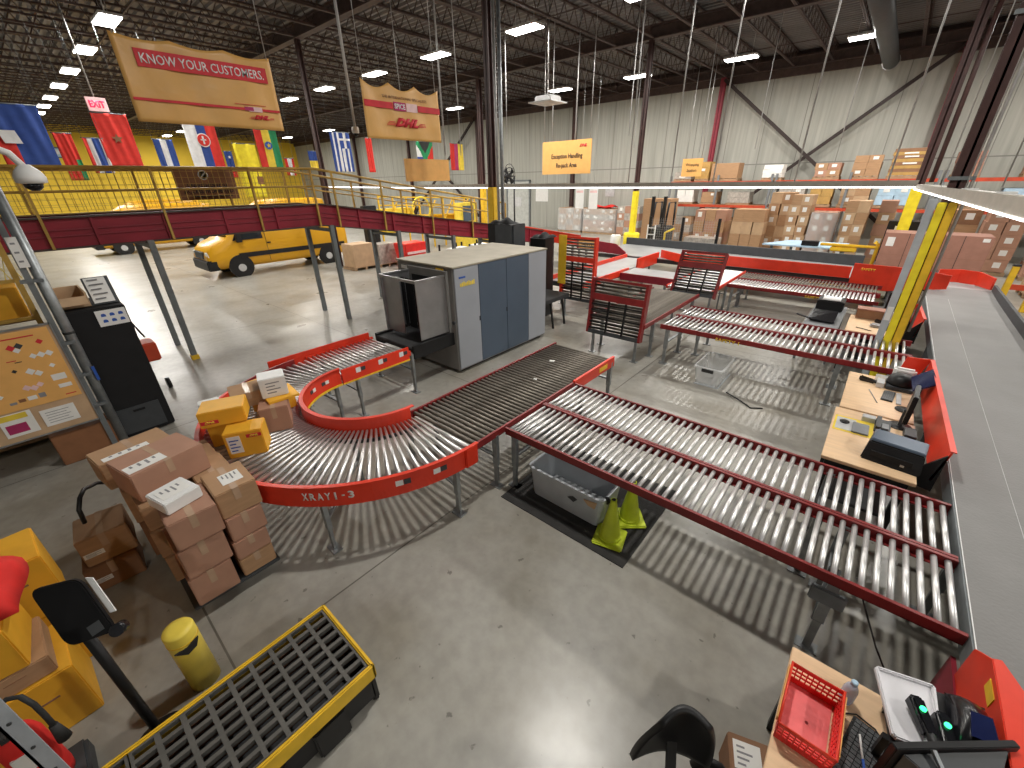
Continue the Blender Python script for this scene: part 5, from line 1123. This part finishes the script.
for z in (.9, 1.1, 1.3): MB().cyl((-2.33, -.73, z), (-2.325, -.73, z), .008).build('bolt', 'dark_grey', t)
# tablet on a pole
t = thing('kiosk_stand', 'black rounded tablet kiosk on a slim black pole behind the spill pallet', 'kiosk', (-2.78, -.46, 0))
MB().cyl((-2.80, -.48, .02), (-2.80, -.48, 1.22), .027, n=14).build('pole', 'black', t); MB().lathe([(.17, 0), (.17, .015), (.03, .03)], 24, c=(-2.80, -.48, 0)).build('base', 'black', t)
TL, TR, BR, BL = [Vector(p) for p in KIOSK]
def kq(u, v): return TL * (1 - u) * (1 - v) + TR * u * (1 - v) + BR * u * v + BL * (1 - u) * v
pts = []
for cu_, cv_, a0 in ((.82, .15, -90), (.82, .85, 0), (.18, .85, 90), (.18, .15, 180)):
    for k in range(6): a = R(a0 + k * 18); pts.append(kq(cu_ + .18 * math.cos(a), cv_ + .15 * math.sin(a)))
nrm = (TR - TL).cross(BL - TL).normalized()
if nrm.z < 0: nrm = -nrm
MB().prism(pts, nrm * .035).build('tablet_shell', 'black_deep', t, bevel=.006)
pp = [kq(u, v) + nrm * .036 for u, v in ((.55, .80), (.85, .74), (.85, .90), (.55, .96))]; MB().prism(pp, nrm * .002).build('plate', 'dark_grey', t)
pp = [kq(u, v) - nrm * .03 for u, v in ((.97, .05), (1.10, .08), (1.10, .72), (.97, .72))]; MB().prism(pp, nrm * .01).build('white_card', 'white', t)
a = kq(.75, 1.0); MB().tube([Vector((-2.80, -.48, 1.2)), a * .5 + Vector((-2.80, -.48, 1.22)) * .5, kq(.7, .85)], .03).build('neck', 'black', t)
c = kq(1.08, .98); MB().cyl(c, c + nrm * .06, .035, n=16).build('knob', 'black_gloss', t)
# bollard
t = thing('bollard', 'short yellow bollard post behind the spill pallet', 'bollard', (-3.02, -.17, 0))
MB().lathe([(.095, 0), (.095, .585), (.088, .600), (.05, .606), (.004, .608)], 28, c=(-3.04, -.17, 0)).build('post', 'bollard_yellow', t)
MB().prism([(-2.958, -.245, .475), (-2.950, -.17, .485), (-2.952, -.09, .52), (-2.949, -.12, .45), (-2.95, -.18, .42)], (.012, 0, .0)).build('black_patch', 'print_black', t)
m = MB(); m.lathe([(.097, .50), (.097, .51)], 28, c=(-3.04, -.17, 0)); m.build('cap_seam', 'yellow', t)
# spill pallet
SX0, SX1, SY0, SY1, SZ = -2.59, -1.87, -1.82, .64, .40
t = thing('spill_pallet', 'yellow and black spill pallet with a dark slotted grate, bottom left', 'spill pallet', (-2.2, -.6, 0))
m = MB()
for q in ((SX0, SX1, SY1 - .03, SY1), (SX0, SX1, SY0, SY0 + .03), (SX0, SX0 + .03, SY0, SY1), (SX1 - .03, SX1, SY0, SY1)): m.box(q[0], q[1], q[2], q[3], SZ - .13, SZ + .012)
m.build('rim', 'yellow', t, bevel=.01)
m = MB(); m.box(SX0 + .03, SX1 - .03, SY0 + .03, SY1 - .03, .05, .16); m.build('sump_floor', 'belt_black', t)
m = MB(); n = 12
for k in range(n):
    y = SY0 + .06 + (SY1 - SY0 - .12) * (k + .5) / n
    if k % 2 == 0: m.box(SX1 - .05, SX1 + .012, y - .12, y + .10, 0, SZ - .13); m.box(SX0 - .012, SX0 + .05, y - .12, y + .10, 0, SZ - .13)
    else: m.box(SX1 - .07, SX1 - .02, y - .13, y + .13, .05, SZ - .13); m.box(SX0 + .02, SX0 + .07, y - .13, y + .13, .05, SZ - .13)
m.box(SX0 + .02, SX1 - .02, SY1 - .06, SY1 - .01, 0, SZ - .13).box(SX0 + .02, SX1 - .02, SY0 + .01, SY0 + .06, 0, SZ - .13)
m.build('tub', 'black', t, bevel=.012)
for y0 in (-.25, -1.35): MB().box(SX1 - .02, SX1 + .008, y0 - .03, y0 + .08, SZ - .16, SZ - .08).build('drain_notch', 'black', t, bevel=.01)
gx0, gx1, gy0, gy1 = SX0 + .035, SX1 - .035, SY0 + .035, SY1 - .035
for part, (a, c) in enumerate(((gy0, (gy0 + gy1) / 2 - .004), ((gy0 + gy1) / 2 + .004, gy1))):
    m = MB(); nx = 8; ny = 9
    for i in range(nx + 1): x = gx0 + (gx1 - gx0) * i / nx; m.box(max(gx0, x - .013), min(gx1, x + .013), a, c, SZ - .035, SZ)
    for j in range(ny + 1): y = a + (c - a) * j / ny; m.box(gx0, gx1, max(a, y - .014), min(c, y + .014), SZ - .034, SZ + .001)
    m.build('grate', 'grate_plastic', t)
    m = MB()
    for i in range(nx): x = gx0 + (gx1 - gx0) * (i + .5) / nx; m.box(x - .003, x + .003, a, c, SZ - .12, SZ - .10)
    m.build('under_rib', 'sign_brown', t)
# ================================================================ UNDER AND BESIDE THE NEAR LANES
tag(MB().box(-2.64, -1.05, 2.79, 4.2, 0, .012).build('floor_mat', 'rubber'), 'black rubber floor mat under the near roller lanes', 'mat')
def tub(label, name, x0, x1, y0, y1, h, m_, th=.015, tp=.06, handles=False):
    t = thing(name, label, 'bin', ((x0 + x1) / 2, (y0 + y1) / 2, 0)); z0 = .013 if 'grey' in label else 0
    def ring(i, z, k=8, rr=.07):
        xa, xb, ya, yb = x0 + i, x1 - i, y0 + i, y1 - i; o = []
        for cx_, cy_, a0 in ((xb - rr, yb - rr, 0), (xa + rr, yb - rr, 90), (xa + rr, ya + rr, 180), (xb - rr, ya + rr, 270)):
            for q in range(5): a = R(a0 + q * 22.5); o.append((cx_ + rr * math.cos(a), cy_ + rr * math.sin(a), z))
        return o
    b = MB(); rings = [[b.b.verts.new(p) for p in ring(*q)] for q in ((tp, z0), (0, z0 + h - .03), (-.015, z0 + h - .03), (-.015, z0 + h), (th, z0 + h), (tp + th, z0 + th))]
    for A, B in zip(rings, rings[1:]):
        for k in range(20): b._fc([A[k], A[(k + 1) % 20], B[(k + 1) % 20], B[k]], 0, False)
    b._fc(rings[0][::-1]); b._fc(rings[-1]); b.build('tub', m_, t)
    return t
t = tub('grey plastic tub on the black floor mat under the near lanes', 'plastic_tub', -2.43, -1.46, 3.06, 3.52, .40, 'tub_plastic', tp=.03)
MB().prism([(-1.88, 3.066, .25), (-1.80, 3.066, .22), (-1.76, 3.066, .27), (-1.82, 3.066, .29)], (0, -.012, 0)).build('dark_stain', 'dark_grey', t)
MB().prism([(-1.68, 3.062, .33), (-1.52, 3.062, .36), (-1.54, 3.062, .27), (-1.62, 3.062, .28)], (0, -.012, 0)).build('torn_label', 'card_light', t)
MB().prism([(-2.3, 3.2, .1), (-1.6, 3.2, .1), (-1.6, 3.45, .1), (-2.3, 3.45, .1)], (0, 0, .004)).build('water', 'mid_grey', t)
t = tub('clear storage bin with two black clips on the bare floor between the lane pairs', 'storage_bin', -1.98, -1.50, 7.30, 8.15, .36, 'clear_plastic', tp=.04)
MB().box(-1.84, -1.64, 7.27, 7.30, .28, .34).build('clip', 'print_black', t, bevel=.006); MB().box(-1.84, -1.64, 8.15, 8.18, .28, .34).build('clip', 'print_black', t, bevel=.006)
m = MB(); m.bar((-1.94, 7.33, .01), (-1.53, 7.33, .01), .02).bar((-1.53, 7.33, .01), (-1.53, 8.1, .01), .02); m.build('bottom_edge', 'tub_plastic', t)
def cone(label, x, y, rz, h, hang=False):
    t = thing('traffic_cone', label, 'traffic cone'); z = .013
    b = MB(); b.box(-.155, .155, -.155, .155, 0, .03); b.build('base', 'lime', t, bevel=.012)
    MB().lathe([(.115, .03), (.11, .05), (.03, h - .02), (.03, h), (.02, h), (.018, h - .03)], 24).build('cone_body', 'lime', t)
    MB().lathe([(.118, .03), (.113, .06)], 24).build('collar', 'lime', t)
    MB().lathe([(.02, h - .025), (.021, h + .001), (.005, h + .001)], 16).build('tip_hole', 'print_black', t)
    place(t, (x, y, z), rz); return t
cone('front lime green traffic cone at the corner of the grey tub', -1.33, 3.04, .25, .52)
cone('rear lime green traffic cone half under the near roller lane', -1.30, 3.42, .7, .52)
tag(MB().tube([(-1.47, 3.2, .30), (-1.43, 3.17, .36), (-1.44, 3.12, .43), (-1.46, 3.14, .40)], .022).build('black_strap', 'black'), 'short black strap hooked over the tub corner by the cones', 'strap')
MB().bar((.42, 3.06, .30), (.42, 3.35, .62), .08, .05).build('knee_brace', 'steel_leg', c1)
MB().box(.30, .52, 3.02, 3.06, .52, .66).build('bracket', 'steel_leg', c1, bevel=.01)
MB().tube([(.55, 3.3, .66), (.75, 3.0, .4), (.95, 2.9, .12)], .006).build('cable', 'print_black', c1)
# ================================================================ DESKS
def desk(label, x0, x1, y0, y1, z, edge=True):
    t = thing('wooden_desk', label, 'desk', ((x0 + x1) / 2, (y0 + y1) / 2, 0))
    MB().box(x0, x1, y0, y1, z - .035, z).build('table_top', 'wood', t, bevel=.004)
    for yy in (y0 + .03, y1 - .07): MB().box(x0 + .05, x1 - .05, yy, yy + .04, z - .10, z - .036).build('under_frame', 'black', t)
    for x in (x0 + .04, x1 - .1):
        for y in (y0 + .04, y1 - .1): MB().box(x, x + .06, y, y + .06, 0, z - .036).build('leg', 'black', t)
    MB().box(x0 + .08, x1 - .08, y0 + .1, y1 - .1, .25, .28).build('lower_shelf', 'dark_grey', t); return t
def S1(name, label, cat, mt, *bx, bevel=.004, group=None):
    b = MB()
    for q in bx: b.box(*q)
    return tag(b.build(name, mt, bevel=bevel), label, cat, group)
def handheld(label, x, y, z, rz, led=False):
    t = thing('handheld_scanner', label, 'scanner')
    b = MB(); b.hexa([(-.03, -.09, 0), (.03, -.09, 0), (.035, .09, .0), (-.035, .09, .0), (-.028, -.09, .05), (.028, -.09, .05), (.03, .09, .07), (-.03, .09, .07)]); b.build('head', 'black_gloss', t, bevel=.014)
    b = MB(); b.tube([(0, -.02, .03), (0, -.10, .03), (0, -.18, .03)], .022); b.build('grip', 'black', t)
    if led: MB().lathe([(.013, .0), (.013, .008)], 12, c=(0, .02, .066)).build('indicator_light', 'green_led', t)
    return place(t, (x, y, z), rz)
def keyboard(label, x, y, z, rz, l=.42, w_=.15):
    t = thing('keyboard', label, 'keyboard'); MB().box(-l / 2, l / 2, -w_ / 2, w_ / 2, 0, .016).build('case', 'black', t, bevel=.004)
    m = MB(); nx, ny = 15, 5
    for i in range(nx):
        for j in range(ny): a = -l / 2 + .012 + i * (l - .024) / nx; c = -w_ / 2 + .012 + j * (w_ - .024) / ny; m.box(a + .002, a + (l - .024) / nx - .002, c + .002, c + (w_ - .024) / ny - .002, .016, .022)
    m.build('keys', 'key_grey', t); return place(t, (x, y, z), rz)
def monitor(label, x, y, z, rz, w_=.42, h=.28, lift=.10, screen='glass_dark'):
    t = thing('monitor', label, 'monitor'); MB().box(-w_ / 2, w_ / 2, -.02, .02, lift, lift + h).build('shell', 'black', t, bevel=.008)
    MB().box(-w_ / 2 + .012, w_ / 2 - .012, -.023, -.02, lift + .012, lift + h - .012).build('screen', screen, t)
    MB().box(-.03, .03, .0, .04, .01, lift + .1).build('neck', 'dark_grey', t); MB().lathe([(.11, 0), (.11, .01), (.03, .018)], 20, c=(0, .02, 0)).build('foot', 'black', t)
    return place(t, (x, y, z), rz)
# near desk
desk('pale wooden desk at the bottom right with a red basket on it', .27, .98, .85, 2.33, .75)
t = thing('shopping_basket', 'bright red perforated plastic basket on the near wooden desk', 'basket', (.4, 1.9, .75))
bx0, bx1, by0, by1 = .272, .515, 1.715, 2.10; z0, z1 = .752, .892
MB().box(bx0 + .02, bx1 - .02, by0 + .02, by1 - .02, z0, z0 + .006).build('base', 'basket_base', t)
m = MB()
def side(p, q, n):
    p, q = Vector(p), Vector(q); d = q - p; out = Vector((d.y, -d.x, 0)).normalized() * .018
    def at(f, zf): s = p + d * f; c = Vector(((bx0 + bx1) / 2, (by0 + by1) / 2, 0)); s2 = c + (s - c) * (.93 + .07 * zf); return (s2.x, s2.y, z0 + (z1 - z0) * zf)
    for zf0, zf1 in ((0, .30), (.42, .50), (.62, .70), (.82, 1)):
        m.bar(Vector(at(0, (zf0 + zf1) / 2)), Vector(at(1, (zf0 + zf1) / 2)), .006, (zf1 - zf0) * (z1 - z0))
    for k in range(n + 1): m.bar(at(k / n, .0), at(k / n, 1), .006, .009)
side((bx0, by0, 0), (bx1, by0, 0), 9); side((bx1, by0, 0), (bx1, by1, 0), 13); side((bx1, by1, 0), (bx0, by1, 0), 9); side((bx0, by1, 0), (bx0, by0, 0), 13)
m.build('perforated_wall', 'basket_red', t)
m = MB(); m.tube([(bx0, by0, z1), (bx1, by0, z1), (bx1, by1, z1), (bx0, by1, z1), (bx0, by0, z1)], .007); m.build('rim', 'orange_red', t)
for x in (bx0 - .008, bx1 + .008): MB().bar((x, by0 + .03, z1 - .02), (x, by1 - .02, z1 - .02), .008, .03).build('folded_handle', 'sign_orange', t)
MB().cyl((.40, 1.9, z0 + .006), (.40, 1.9, z0 + .008), .008).build('centre_hole', 'dark_red', t)
t = thing('water_bottle', 'small blue-grey water bottle with a white cap behind the red basket', 'bottle', (.545, 2.2, .75))
MB().lathe([(.03, 0), (.034, .02), (.034, .10), (.026, .13), (.014, .15)], 20, c=(.545, 2.17, .752)).build('bottle_body', 'water', t); MB().lathe([(.016, .148), (.016, .17), (.01, .172)], 16, c=(.545, 2.17, .752)).build('cap', 'light_blue', t)
keyboard('black keyboard lying on the near wooden desk beside the red basket', .625, 1.89, .752, R(78), .40, .16)
t = thing('ballpoint_pen', 'blue and white pen lying on the near keyboard', 'pen', (.62, 1.9, .775)); MB().cyl((.615, 2.0, .782), (.635, 1.88, .782), .005).build('barrel', 'white', t); MB().cyl((.635, 1.88, .782), (.65, 1.80, .782), .006).build('grip', 'blue', t)
tag(MB().tube([(.54, 2.08, .757), (.60, 2.12, .757), (.68, 2.10, .757), (.76, 2.0, .757)], .004).build('cable', 'print_black'), 'thin dark cable curving over the near wooden desk', 'cable')
tag(MB().lathe([(.03, 0), (.032, .015), (.02, .03), (.005, .034)], 20, c=(.40, 1.60, .752)).build('computer_mouse', 'black'), 'black mouse at the bottom edge of the near desk', 'mouse')
# riser with tray and scanners
t = thing('desk_riser', 'black shelf riser carrying the white tray and scanners at the near desk', 'shelf', (.9, 2.1, .75))
m = MB(); m.prism([(.63, 2.30, .93), (.69, 1.93, .93), (1.05, 1.93, .93), (1.05, 2.42, .93)], (0, 0, .015)); m.build('shelf_board', 'black', t)
for q in ((.68, 1.96), (1.0, 1.96), (.72, 2.24), (1.0, 2.26)): MB().box(q[0] - .015, q[0] + .015, q[1] - .015, q[1] + .015, .75, .93).build('leg', 'black', t)
t = thing('plastic_tray', 'white shallow plastic tray with rounded corners tilted beside the scanners', 'tray', (.72, 2.15, .95))
P4 = [Vector(p) for p in ((.615, 2.29, .955), (.845, 2.36, .955), (.86, 2.0, .955), (.695, 1.95, .955))]
MB().prism(P4, (0, 0, .012)).build('tray_base', 'tray_white', t, bevel=.01)
m = MB(); 
for a, c in zip(P4, P4[1:] + P4[:1]): m.bar(a + Vector((0, 0, .015)), c + Vector((0, 0, .015)), .018, .03)
m.build('tray_rim', 'tray_white', t, bevel=.006)
handheld('slim black scanner with a green light in the white tray', .785, 2.10, .985, R(22), True)
t = thing('label_printer', 'glossy black rounded device with a green light and dark blue lid beside the tray', 'printer', (.95, 2.24, .95))
b = MB(); b.grid(lambda u, v: (.895 + .155 * u, 2.06 + .32 * v, .955 + .12 * (math.sin(math.pi * min(max(u, .0), 1)) ** .45) * (math.sin(math.pi * min(v, 1)) ** .35) * (1 - .25 * v)), 18, 18); b.build('lid', 'black_gloss', t)
MB().box(.90, 1.045, 2.065, 2.375, .947, .985).build('body', 'black', t, bevel=.02)
MB().prism([(.935, 2.10, 1.069), (1.03, 2.12, 1.068), (1.02, 2.26, 1.065), (.945, 2.24, 1.066)], (0, 0, .006)).build('dark_window', 'blue_gloss', t)
t = handheld('black scanner with a large round green light between tray and printer', .875, 2.10, .965, R(12), True)
for z, nm in ((1, 'a'),): pass
# black monitor seen from behind at the very corner
t = thing('monitor', 'black angular monitor back at the bottom right corner', 'monitor', (.85, 1.7, .75))
a, c = Vector((.645, 1.80, 1.12)), Vector((1.06, 2.16, 1.12)); nn = Vector((.65, -.75, 0))
MB().hexa([a + Vector((0, 0, -.30)), c + Vector((0, 0, -.30)), c + nn * .03 + Vector((0, 0, -.30)), a + nn * .03 + Vector((0, 0, -.30)), a, c, c + nn * .03, a + nn * .03]).build('shell', 'black', t, bevel=.004)
MB().hexa([a + nn * .03 + Vector((.03, .02, -.26)), c + nn * .03 + Vector((-.03, -.02, -.26)), c + nn * .10 + Vector((-.1, -.1, -.22)), a + nn * .10 + Vector((.1, .06, -.22)), a + nn * .03 + Vector((.03, .02, -.03)), c + nn * .03 + Vector((-.03, -.02, -.03)), c + nn * .10 + Vector((-.1, -.1, -.06)), a + nn * .10 + Vector((.1, .06, -.06))]).build('rear_bulge', 'dark_grey', t, bevel=.004)
MB().bar(a + nn * .03 + Vector((.12, .10, .0)), a + nn * .25 + Vector((.12, .10, -.12)), .016).build('support_arm', 'galvanised', t)
MB().box(.82, .9, 1.85, 1.93, .75, .86).build('neck', 'black', t)
# carton on the floor and chair
carton('open-topped brown carton with a white sheet beside the near desk', (.26, 1.80, .0), (.24, .26, .28), .35, 'card_dark', lab=[('t', -.02, .02, .15, .15)], tape=False)
tag(MB().tube([(.0, 1.55, .30), (.05, 1.6, .36), (.12, 1.62, .34), (.18, 1.62, .30)], .03).build('black_pouch', 'black'), 'black pouch by the brown carton at the bottom edge', 'pouch')
t = thing('office_chair', 'black mesh-backed office chair at the bottom edge, only the top in view', 'chair', (0, 1.1, 0))
b = MB(); b.grid(lambda u, v: ((-.20 + .40 * u) * (1 - .45 * v * v), -.06 * math.sin(math.pi * u) + .05 * v, .62 + .50 * v - .04 * (2 * u - 1) ** 2 * v), 16, 16); o = b.build('backrest', 'black', t, solid=.03, world=False)
b = MB()
for k in range(7):
    for j in range(9):
        u, v = .3 + k * .066, .12 + j * .09; p = ((-.20 + .40 * u) * (1 - .45 * v * v), -.06 * math.sin(math.pi * u) + .05 * v - .018, .62 + .50 * v); b.box(p[0] - .004, p[0] + .004, p[1] - .002, p[1] + .002, p[2] - .006, p[2] + .006)
b.build('mesh_slot', 'mid_grey', t, world=False)
MB().box(-.24, .24, .02, .48, .44, .52).build('seat', 'black', t, bevel=.04, world=False); MB().cyl((0, .25, .08), (0, .25, .44), .03).build('gas_post', 'print_black', t, world=False)
MB().bar((0, .1, .45), (0, -.04, .75), .05, .02).build('back_arm', 'print_black', t, world=False)
for k in range(5):
    a = k * 2 * math.pi / 5; MB().bar((0, .25, .09), (.28 * math.cos(a), .25 + .28 * math.sin(a), .07), .04, .03).build('base_arm', 'print_black', t, world=False); MB().cyl((.28 * math.cos(a) - .02, .25 + .28 * math.sin(a), .03), (.28 * math.cos(a) + .02, .25 + .28 * math.sin(a), .03), .03).build('caster', 'print_black', t, world=False)
place(t, (-.10, 1.33, 0), R(215))
# desk 2
desk('pale wooden desk behind the near lanes with the big black printer', .12, .86, 4.72, 6.04, .80)
desk('pale wooden desk behind the near lanes with the black keypad and cap', .15, .85, 6.08, 7.42, .80)
t = thing('flat_printer', 'large black printer with a grey lid on the nearer wooden desk', 'printer', (.70, 5.05, .8))
T = Matrix.Translation((.66, 5.05, .8)) @ Matrix.Rotation(-.12, 4, 'Z')
MB().hexa([T @ Vector(p) for p in ((-.22, -.17, 0), (.24, -.17, 0), (.24, .17, 0), (-.22, .17, 0), (-.20, -.10, .19), (.22, -.10, .19), (.22, .17, .20), (-.20, .17, .20))]).build('case', 'black', t, bevel=.012)
MB().hexa([T @ Vector(p) for p in ((-.20, -.09, .19), (.22, -.09, .19), (.22, .17, .20), (-.20, .17, .20), (-.19, -.08, .215), (.21, -.08, .215), (.21, .16, .22), (-.19, .16, .22))]).build('lid', 'machine_dark', t, bevel=.006)
MB().box(-.16, .16, -.165, -.15, .07, .12, mt=T).build('paper_slot', 'black_matte', t); MB().box(.08, .11, -.172, -.165, .05, .07, mt=T).build('button', 'stainless', t)
S1('document', 'light tan document with yellow edge on the nearer desk', 'document', 'flag_yellow', (.14, .50, 5.40, 5.80, .801, .803), bevel=0)
S1('document', 'grey printed sheet lying on the tan document', 'document', 'light_grey', (.16, .34, 5.44, 5.76, .8035, .805), bevel=0)
S1('notebook', 'slate grey notebook on the tan document', 'notebook', 'mid_grey', (.31, .46, 5.42, 5.68, .806, .825))
tag(MB().lathe([(.045, 0), (.047, .012), (.02, .025)], 20, c=(.235, 5.64, .806)).build('tape_roll', 'black'), 'small round black roll on the grey printed sheet', 'roll')
S1('card_holder', 'small white card holder behind the slate notebook', 'holder', 'light_grey', (.38, .50, 5.80, 5.90, .801, .86))
t = thing('desk_phone', 'dark desk telephone beside the monitor on the nearer desk', 'phone', (.56, 5.75, .8)); MB().hexa([(.50, 5.60, .801), (.64, 5.60, .801), (.64, 5.86, .801), (.50, 5.86, .801), (.50, 5.60, .82), (.64, 5.60, .82), (.64, 5.86, .86), (.50, 5.86, .86)]).build('base', 'dark_grey', t, bevel=.006); MB().bar((.525, 5.62, .85), (.525, 5.84, .885), .04, .03).build('handset', 'black', t); MB().box(.56, .62, 5.65, 5.78, .835, .85).build('keypad', 'mid_grey', t)
monitor('black monitor seen edge on with a silver rear on the nearer desk', .74, 5.92, .80, R(86), .42, .34, .12)
S1('power_supply', 'tangle-topped black power box behind the big printer', 'box', 'black', (.62, .82, 5.40, 5.55, .801, .85)); S1('power_supply', 'black docking box between the monitor foot and the red guard', 'box', 'dark_grey', (.75, .85, 5.58, 5.80, .801, .87))
keyboard('black keypad with a pale card lying on the further desk', .60, 6.75, .801, R(85), .34, .12)
S1('number_pad', 'white strip beside the black keypad on the further desk', 'strip', 'light_grey', (.68, .73, 6.55, 6.92, .801, .815))
tag(MB().cyl((.40, 6.85, .806), (.50, 6.45, .806), .005).build('pencil', 'print_grey'), 'thin pencil lying on the further wooden desk', 'pencil')
handheld('black pistol scanner lying on the further wooden desk', .36, 7.14, .80, R(80))
t = thing('clear_box', 'small clear plastic box at the back of the further desk', 'box', (.5, 7.33, .8)); MB().box(.44, .62, 7.24, 7.38, .801, .86).build('case', 'clear_plastic', t, bevel=.006)
S1('card_reader', 'small grey card reader next to the clear box', 'reader', 'light_grey', (.46, .54, 7.0, 7.2, .801, .87))
t = thing('cap', 'black round cap lying on a white pad at the back of the further desk', 'cap', (.72, 7.2, .8)); MB().lathe([(.15, .05), (.15, .08), (.13, .15), (.08, .19), (.005, .20)], 24, c=(.70, 7.18, .80)).build('crown', 'black', t); MB().box(.56, .84, 7.0, 7.36, .801, .85).build('pad', 'dark_grey', t, bevel=.01)
S1('white_bowl', 'white round lid behind the black cap', 'lid', 'white', (.60, .84, 7.37, 7.47, .80, 1.0), bevel=.03)
t = thing('tablet_holder', 'tilted dark blue tablet leaning at the red guard of the further desk', 'tablet', (.88, 6.9, .8)); MB().prism([(.78, 6.62, .98), (.98, 6.70, 1.10), (.94, 7.18, 1.12), (.76, 7.05, 1.0)], (.0, .0, .02)).build('shell', 'blue_gloss', t, bevel=.004); MB().prism([(.80, 6.70, .95), (.93, 6.75, 1.03), (.90, 7.05, 1.04), (.79, 6.98, .96)], (.0, .0, .015)).build('stand_plate', 'light_blue', t); MB().bar((.86, 6.85, .80), (.86, 6.85, .99), .05).build('stand', 'black', t)
tag(MB().lathe([(.09, 0), (.09, .012), (.02, .02)], 20, c=(.76, 6.42, .801)).build('cable_spool', 'black'), 'flat black round spool near the red guard', 'spool')
# desk 3
desk('small wooden desk below the yellow column guard', -.10, .70, 9.62, 10.85, .80)
t = thing('counter_box', 'long reddish brown counter box at the back of the small desk', 'box', (.3, 10.8, .8)); MB().box(-.02, .42, 10.62, 10.84, .801, .98).build('case', 'card_dark', t, bevel=.01); MB().box(-.03, .43, 10.60, 10.86, .98, 1.0).build('lid', 'card_mauve', t)
handheld('white and black pistol scanner on the small desk', .38, 10.45, .80, R(60)); S1('dark_console', 'dark grey console on the small desk beside the column', 'console', 'dark_grey', (.44, .66, 9.95, 10.2, .801, .90), bevel=.01)
S1('coil_cable', 'silver coil of cable on the small desk', 'cable', 'stainless', (.24, .42, 10.05, 10.25, .801, .85), bevel=.02); tag(MB().cyl((.05, 9.9, .808), (.28, 9.78, .808), .007).build('marker_pen', 'print_black'), 'black marker on the small desk', 'pen')
S1('folded_cloth', 'white folded bag standing on the small desk', 'bag', 'white', (.40, .54, 10.5, 10.62, .801, 1.05), bevel=.03)
monitor('dark monitor behind the small desk seen from the side', .60, 11.35, .80, R(200), .45, .34)
S1('black_cabinet', 'low black cabinet at the end of the furthest roller lane', 'cabinet', 'black', (.2, .95, 11.15, 12.0, 0, .79), bevel=.01)
# cart between
t = thing('grey_cart', 'grey cart with an open black tray in front of the small desk', 'cart', (-.5, 10.6, 0))
MB().box(-.78, -.20, 9.72, 11.6, .70, .76).build('cart_top', 'mid_grey', t, bevel=.01)
for x in (-.75, -.23):
    for y in (9.8, 11.5): MB().box(x - .02, x + .02, y - .02, y + .02, 0, .70).build('leg', 'steel_leg', t)
t = thing('open_laptop', 'black screen lying open on the grey cart', 'laptop', (-.52, 10.3, .76)); MB().prism([(-.72, 9.98, .80), (-.30, 9.98, .78), (-.30, 10.6, .86), (-.72, 10.6, .86)], (0, 0, .02)).build('screen_lid', 'black_gloss', t, bevel=.004); MB().box(-.70, -.32, 10.05, 10.5, .76, .78).build('base', 'black', t); MB().bar((-.72, 10.0, .82), (-.95, 10.12, .84), .04, .02).build('handle', 'black', t)
S1('flat_printer', 'black and white printer at the back of the grey cart', 'printer', 'black', (-.74, -.26, 11.0, 11.5, .761, .98), bevel=.02); S1('printer_paper', 'white paper stack on the printer of the grey cart', 'paper', 'white', (-.66, -.34, 11.05, 11.4, .982, 1.0), bevel=0)
tag(MB().tube([(-1.35, 7.2, .05), (-1.1, 7.1, .02), (-.9, 6.95, .01), (-.75, 7.05, .01)], .012).build('floor_cable', 'print_black'), 'black cable lying on the floor near the clear bin', 'cable')
